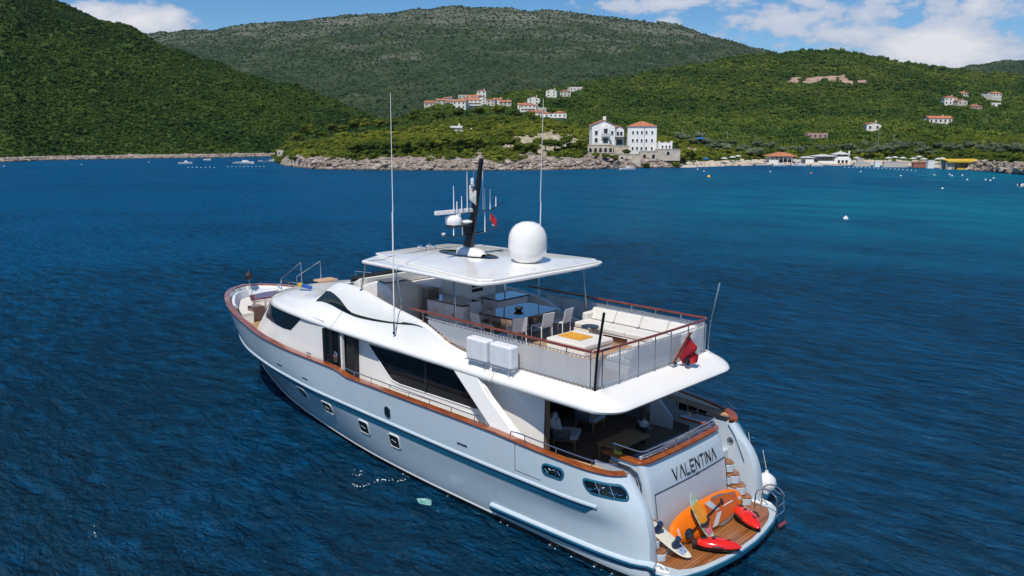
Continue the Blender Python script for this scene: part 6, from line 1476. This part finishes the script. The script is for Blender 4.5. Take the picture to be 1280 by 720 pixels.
# basis of the paddle board: leaning on the garage door
Pl=Vector((1.30,1.62,.78)); Pr=Vector((1.22,-1.80,.74)); ax=(Pr-Pl).normalized(); upv=Vector((.42,.02,.86)); upv=(upv-ax*upv.dot(ax)).normalized(); nrm_=ax.cross(upv).normalized()
if nrm_.x>0: nrm_=-nrm_
def frame(o,c,ex,ey,ez):
    m_=Matrix((ex,ey,ez)).transposed().to_4x4(); m_.translation=c; o.matrix_world=m_
sup=empty('paddle_board','long orange inflatable paddle board leaning on its edge against the stern door','paddle board',(0,0,0)); ey=nrm_.cross(ax); frame(sup,(Pl+Pr)/2,ax,ey,nrm_)
Ls=3.42;Ws=.84
board_mesh(Ls,Ws,.20,.62,.62).build('board',M_org,sup,smooth=60)
z=.101
MB().slab(outline(Ls,Ws,.74,.62,.62,-.10,1.35),z,z+.006).build('deck_pad',M_orgd,sup)
MB().slab([(-.1,.32),(.15,.33),(.45,.02),(.22,.02)],z+.008,z+.011).build('grey_stripe',M_lg,sup); MB().slab([(.15,.335),(.9,.28),(1.3,.14),(1.25,.20),(.7,.36),(.3,.39)][::-1],z+.007,z+.010).build('dark_stripe',M_gr,sup); MB().slab([(-.1,-.32),(.15,-.33),(.5,-.06),(.3,-.04)][::-1],z+.008,z+.011).build('grey_stripe',M_lg,sup); MB().slab([(.15,-.335),(.9,-.30),(1.3,-.15),(1.2,-.26),(.7,-.38),(.3,-.40)],z+.007,z+.010).build('dark_stripe',M_gr,sup)
mb=MB()
for q in range(9): mb.bx(.62+q*.055,.655+q*.055,.02,.055,z+.008,z+.011)
mb.build('board_lettering',M_gel,sup); MB().lathe([(.0,0),(.06,.0),(.06,.02),(0,.025)],(1.45,0,z),14).build('board_valve',M_lg,sup)
mb=MB()
for q in range(5): mb.bx(-1.48,-1.40,-.14+q*.05,-.115+q*.05,z,z+.004)
mb.build('fin_marking',M_gel,sup)
# paddle lying on the board
pd=empty('paddle','black paddle with round blade lying across the orange paddle board','paddle',(0,0,0)); frame(pd,(Pl+Pr)/2+nrm_*.15,ax,ey,nrm_)
MB().tube([(-1.0,-.12,0),(.55,.16,.0)],.017,8).build('shaft',M_blk,pd); MB().lathe([(0,-.012),(.14,-.010),(.15,0),(.14,.010),(0,.012)],(-1.12,-.14,0),20,sx=1.25,sy=.85).build('blade',M_blk,pd,smooth=40); MB().box((.60,.17,0),(.06,.14,.03),(0,0,.2)).build('grip',M_blk,pd)
# wakeboard leaning upright over the paddle board
M_wb=mat('white_green_graphic_board',(.70,.72,.66),.3,scale=9,c2=(.06,.35,.12),detail=6); 
A=Vector((.80,.42,.44)); B=Vector((1.33,.78,1.66)); e1=(B-A).normalized(); e2=Vector((0,1,0)); e2=(e2-e1*e2.dot(e1)).normalized(); e3=e1.cross(e2); 
if e3.x>0: e2=-e2; e3=-e3
wb=empty('wakeboard','upright white and green wakeboard with orange deck leaning over the paddle board','wakeboard',(0,0,0)); frame(wb,(A+B)/2+Vector((-.02,0,0)),e1,e2,e3)
board_mesh(1.38,.40,.03,.8,.8,.06).build('board',M_wb,wb,smooth=60); MB().slab(outline(1.38,.36,.95,.8,.8,-.2,.38),.02,.03).build('orange_deck',mat('orange_graphic',(.78,.30,.02),.4),wb); MB().slab(outline(1.38,.34,.9,.8,.8,-.62,-.22),.03,.034).build('pink_graphic',mat('orange_pink_graphic',(.75,.28,.02),.4,scale=5,c2=(.62,.10,.30)),wb)
MB().tube([(-.14,-.19,.02),(-.17,-.12,.10),(-.18,0,.12),(-.17,.12,.10),(-.14,.19,.02)],.040,8,flat=.6).build('foot_strap',M_rub,wb,smooth=50)
# second wakeboard with boots at the port stairs
A=Vector((1.62,2.02,1.05)); B=Vector((.80,1.72,.47)); e1=(B-A).normalized(); e2=Vector((.15,1,.0)); e2=(e2-e1*e2.dot(e1)).normalized(); e3=e1.cross(e2)
if e3.z<0: e2=-e2; e3=-e3
wb=empty('wakeboard','cream wakeboard with two dark blue boots lying down the port stern steps','wakeboard',(0,0,0)); frame(wb,(A+B)/2+Vector((0,0,.1)),e1,e2,e3)
board_mesh(1.42,.40,.03,.8,.8,.06).build('board',mat('cream_graphic_board',(.66,.62,.48),.3,scale=7,c2=(.60,.58,.50),detail=5),wb,smooth=60)
MB().slab(outline(1.42,.32,.9,.8,.8,.35,.60),.03,.034).build('blue_graphic',mat('blue_white_graphic',(.05,.12,.30),.4,scale=12,c2=(.7,.7,.7)),wb)
M_boot_=mat('dark_blue_boot',(.012,.03,.08),.5,bump=.4)
for x in (-.30,.24):
    rows_=[]
    for z,a,c,dx in ((.02,.13,.09,0),(.08,.13,.085,0),(.14,.11,.075,-.01),(.20,.085,.07,-.03),(.27,.08,.075,-.04)): rows_.append([(x+dx+c*math.cos(t_),a*math.sin(t_)-.01,z) for t_ in np.linspace(0,2*math.pi,14,endpoint=False)])
    MB().grid(rows_,closed=True).add(rows_[-1],[tuple(range(14))]).build('boot',M_boot_,wb,smooth=60)
# two red underwater scooters
def scooter(loc,rz,label):
    r=empty('water_scooter',label,'water scooter',loc,rz)
    rows_=[]
    for x,w,h,zc in ((-.56,.06,.05,.17),(-.50,.14,.11,.17),(-.35,.21,.15,.17),(-.1,.245,.16,.17),(.15,.24,.155,.165),(.35,.19,.13,.15),(.5,.12,.09,.14),(.60,.04,.03,.13)):
        rows_.append([(x,w*math.cos(a),zc+h*(math.sin(a) if math.sin(a)>0 else .45*math.sin(a))) for a in np.linspace(0,2*math.pi,20,endpoint=False)])
    mb=MB().grid(rows_,closed=True); mb.build('shell',M_redp,r,smooth=60)
    rows2_=[]
    for x,w in ((-.60,.10),(-.5,.17),(-.3,.225),(0,.25),(.25,.22),(.45,.14),(.55,.06)):
        rows2_.append([(x,w*math.cos(a),.13+.10*math.sin(a)) for a in np.linspace(math.pi,2*math.pi,10)])
    MB().grid(rows2_).build('lower_body',M_rub,r,smooth=50)
    MB().tube([(-.18,.27,.20),(-.05,.30,.23),(.12,.27,.20)],.025,8).tube([(-.18,-.27,.20),(-.05,-.30,.23),(.12,-.27,.20)],.025,8).build('handle',M_rub,r,smooth=50)
    MB().lathe([(.0,.0),(.055,.0),(.05,.012),(0,.015)],(-.12,0,.327),16).build('display',M_glass,r); MB().box((-.36,0,.315),(.16,.10,.02),(0,-.12,0)).box((.28,.04,.293),(.13,.05,.015),(0,.16,.3)).build('air_intake',M_rub,r,bevel=.005)
    MB().lathe([(.10,-.02),(.13,.05),(.11,.1)],(-.56,0,.15),16,rot=(0,R(-90),0)).build('jet_nozzle',M_rub,r,smooth=40)
    return r
scooter((.42,.78,.42),R(215),'red underwater scooter on the platform in front of the leaning boards').scale=(.95,.95,.95)
scooter((.62,-1.05,.42),R(148),'red underwater scooter lying near the ladder, right of the paddle board')
for o in bpy.data.objects:
    pass
# fenders hanging off the starboard quarter
for lb,loc,d in (('large round white fender hanging outside the starboard quarter',(1.25,-3.30,.62),.60),('white fender half hidden behind the large round one',(1.72,-3.28,.98),.40)):
    r=empty('fender',lb,'fender',loc); MB().lathe([(0,-.52*d),(.2*d,-.48*d),(.42*d,-.28*d),(.5*d,0),(.42*d,.28*d),(.2*d,.47*d),(.10*d,.52*d),(.07*d,.64*d),(0,.66*d)],n=24,rot=(0,0,0)).build('ball',mat('white_fender_vinyl',(.72,.72,.70),.35),r,smooth=50); MB().tube([(0,0,.6*d),(.1,.12,1.2-.3*d)],.012,5).build('line',M_lace,r)
# foam by the hull from the engine outlets
M_foam=mat('sea_foam',(.55,.62,.64),.8,scale=9,c2=(.75,.8,.8))
rg=random.Random(9); mb=MB()
def fleck(c,r):
    n_=7; ph=rg.random()*6; vs=[(c.x+r*(1+.5*math.sin(3*i+ph))*math.cos(i*6.283/n_)*1.5,c.y+r*(1+.5*math.cos(2*i+ph))*math.sin(i*6.283/n_),.006+rg.random()*.01) for i in range(n_)]; mb.add(vs,[tuple(range(n_))])
def wpt(px,py): v=dist_at(py); return spot(px,v,0)
for i in range(45):
    t_=rg.random(); p=wpt(440+70*t_+rg.gauss(0,2),605-9*t_*t_+rg.gauss(0,.9)+ (3*math.sin(t_*9))); fleck(p,rg.uniform(.006,.020))
for i in range(10): p=wpt(449+rg.gauss(0,4),592+rg.gauss(0,4)); fleck(p,rg.uniform(.008,.02))
for i in range(5): p=wpt(118+rg.gauss(0,2.5),665+rg.gauss(0,6)); fleck(p,rg.uniform(.008,.02))
o=mb.build('sea_foam',M_foam,fix=False); tag(o,'streaks of white foam on the water beside the hull','foam',kind='stuff')
M_pt=mat('pale_green_patch',(.03,.20,.19),.7,scale=6,c2=(.30,.52,.45),spec=.1); mb=MB(); c=wpt(531,627); vs=[]
for i in range(16): a=i*6.283/16; vs.append((c.x+(.30+.05*math.sin(3*a))*math.cos(a),c.y+(.17+.04*math.cos(4*a))*math.sin(a),.008))
mb.add(vs,[tuple(range(16))]); o=mb.build('outlet_foam',M_pt,fix=False); tag(o,'pale green patch of bubbling foam below the hull portlights','foam',kind='stuff')
# weathering that belongs to the hull: faint run marks under the scuppers and a yellowish scum line at the water
t=M_hullp.node_tree; b=t.nodes['Principled BSDF']; src=b.inputs['Base Color'].links[0].from_socket
tcn=N(t,'ShaderNodeTexCoord'); mp=N(t,'ShaderNodeMapping'); mp.inputs['Scale'].default_value=(7,7,.35); t.links.new(tcn.outputs['Object'],mp.inputs[0]); nz=N(t,'ShaderNodeTexNoise',Scale=1.0,Detail=5); t.links.new(mp.outputs[0],nz.inputs['Vector'])
sp=N(t,'ShaderNodeSeparateXYZ'); t.links.new(tcn.outputs['Object'],sp.inputs[0])
low=M('SUBTRACT',1,M('DIVIDE',M('SUBTRACT',sp.outputs[2],.2,t=t),.35,t=t),t=t,clamp=True)
f=M('ADD',M('MULTIPLY',M('SUBTRACT',nz.outputs[0],.55,t=t,clamp=True),.9,t=t),M('MULTIPLY',low,.35,t=t),t=t,clamp=True)
mx=N(t,'ShaderNodeMix',data_type='RGBA'); t.links.new(f,mx.inputs['Factor']); t.links.new(src,mx.inputs['A']); mx.inputs['B'].default_value=(.34,.36,.33,1); t.links.new(mx.outputs['Result'],b.inputs['Base Color'])
# thin broken line of ripples breaking along the hull
mb=MB(); rg=random.Random(31)
for i in range(70):
    x=rg.uniform(1.2,23.5); y=hull_pt(x,.02)+rg.uniform(.01,.10)
    for s in (1,-1):
        if rg.random()<.5: fleck(Vector((x,s*y,0)),rg.uniform(.006,.022))
o=mb.build('waterline_foam',M_foam,fix=False); tag(o,'thin broken foam where small ripples lap the yacht hull','foam',kind='stuff')
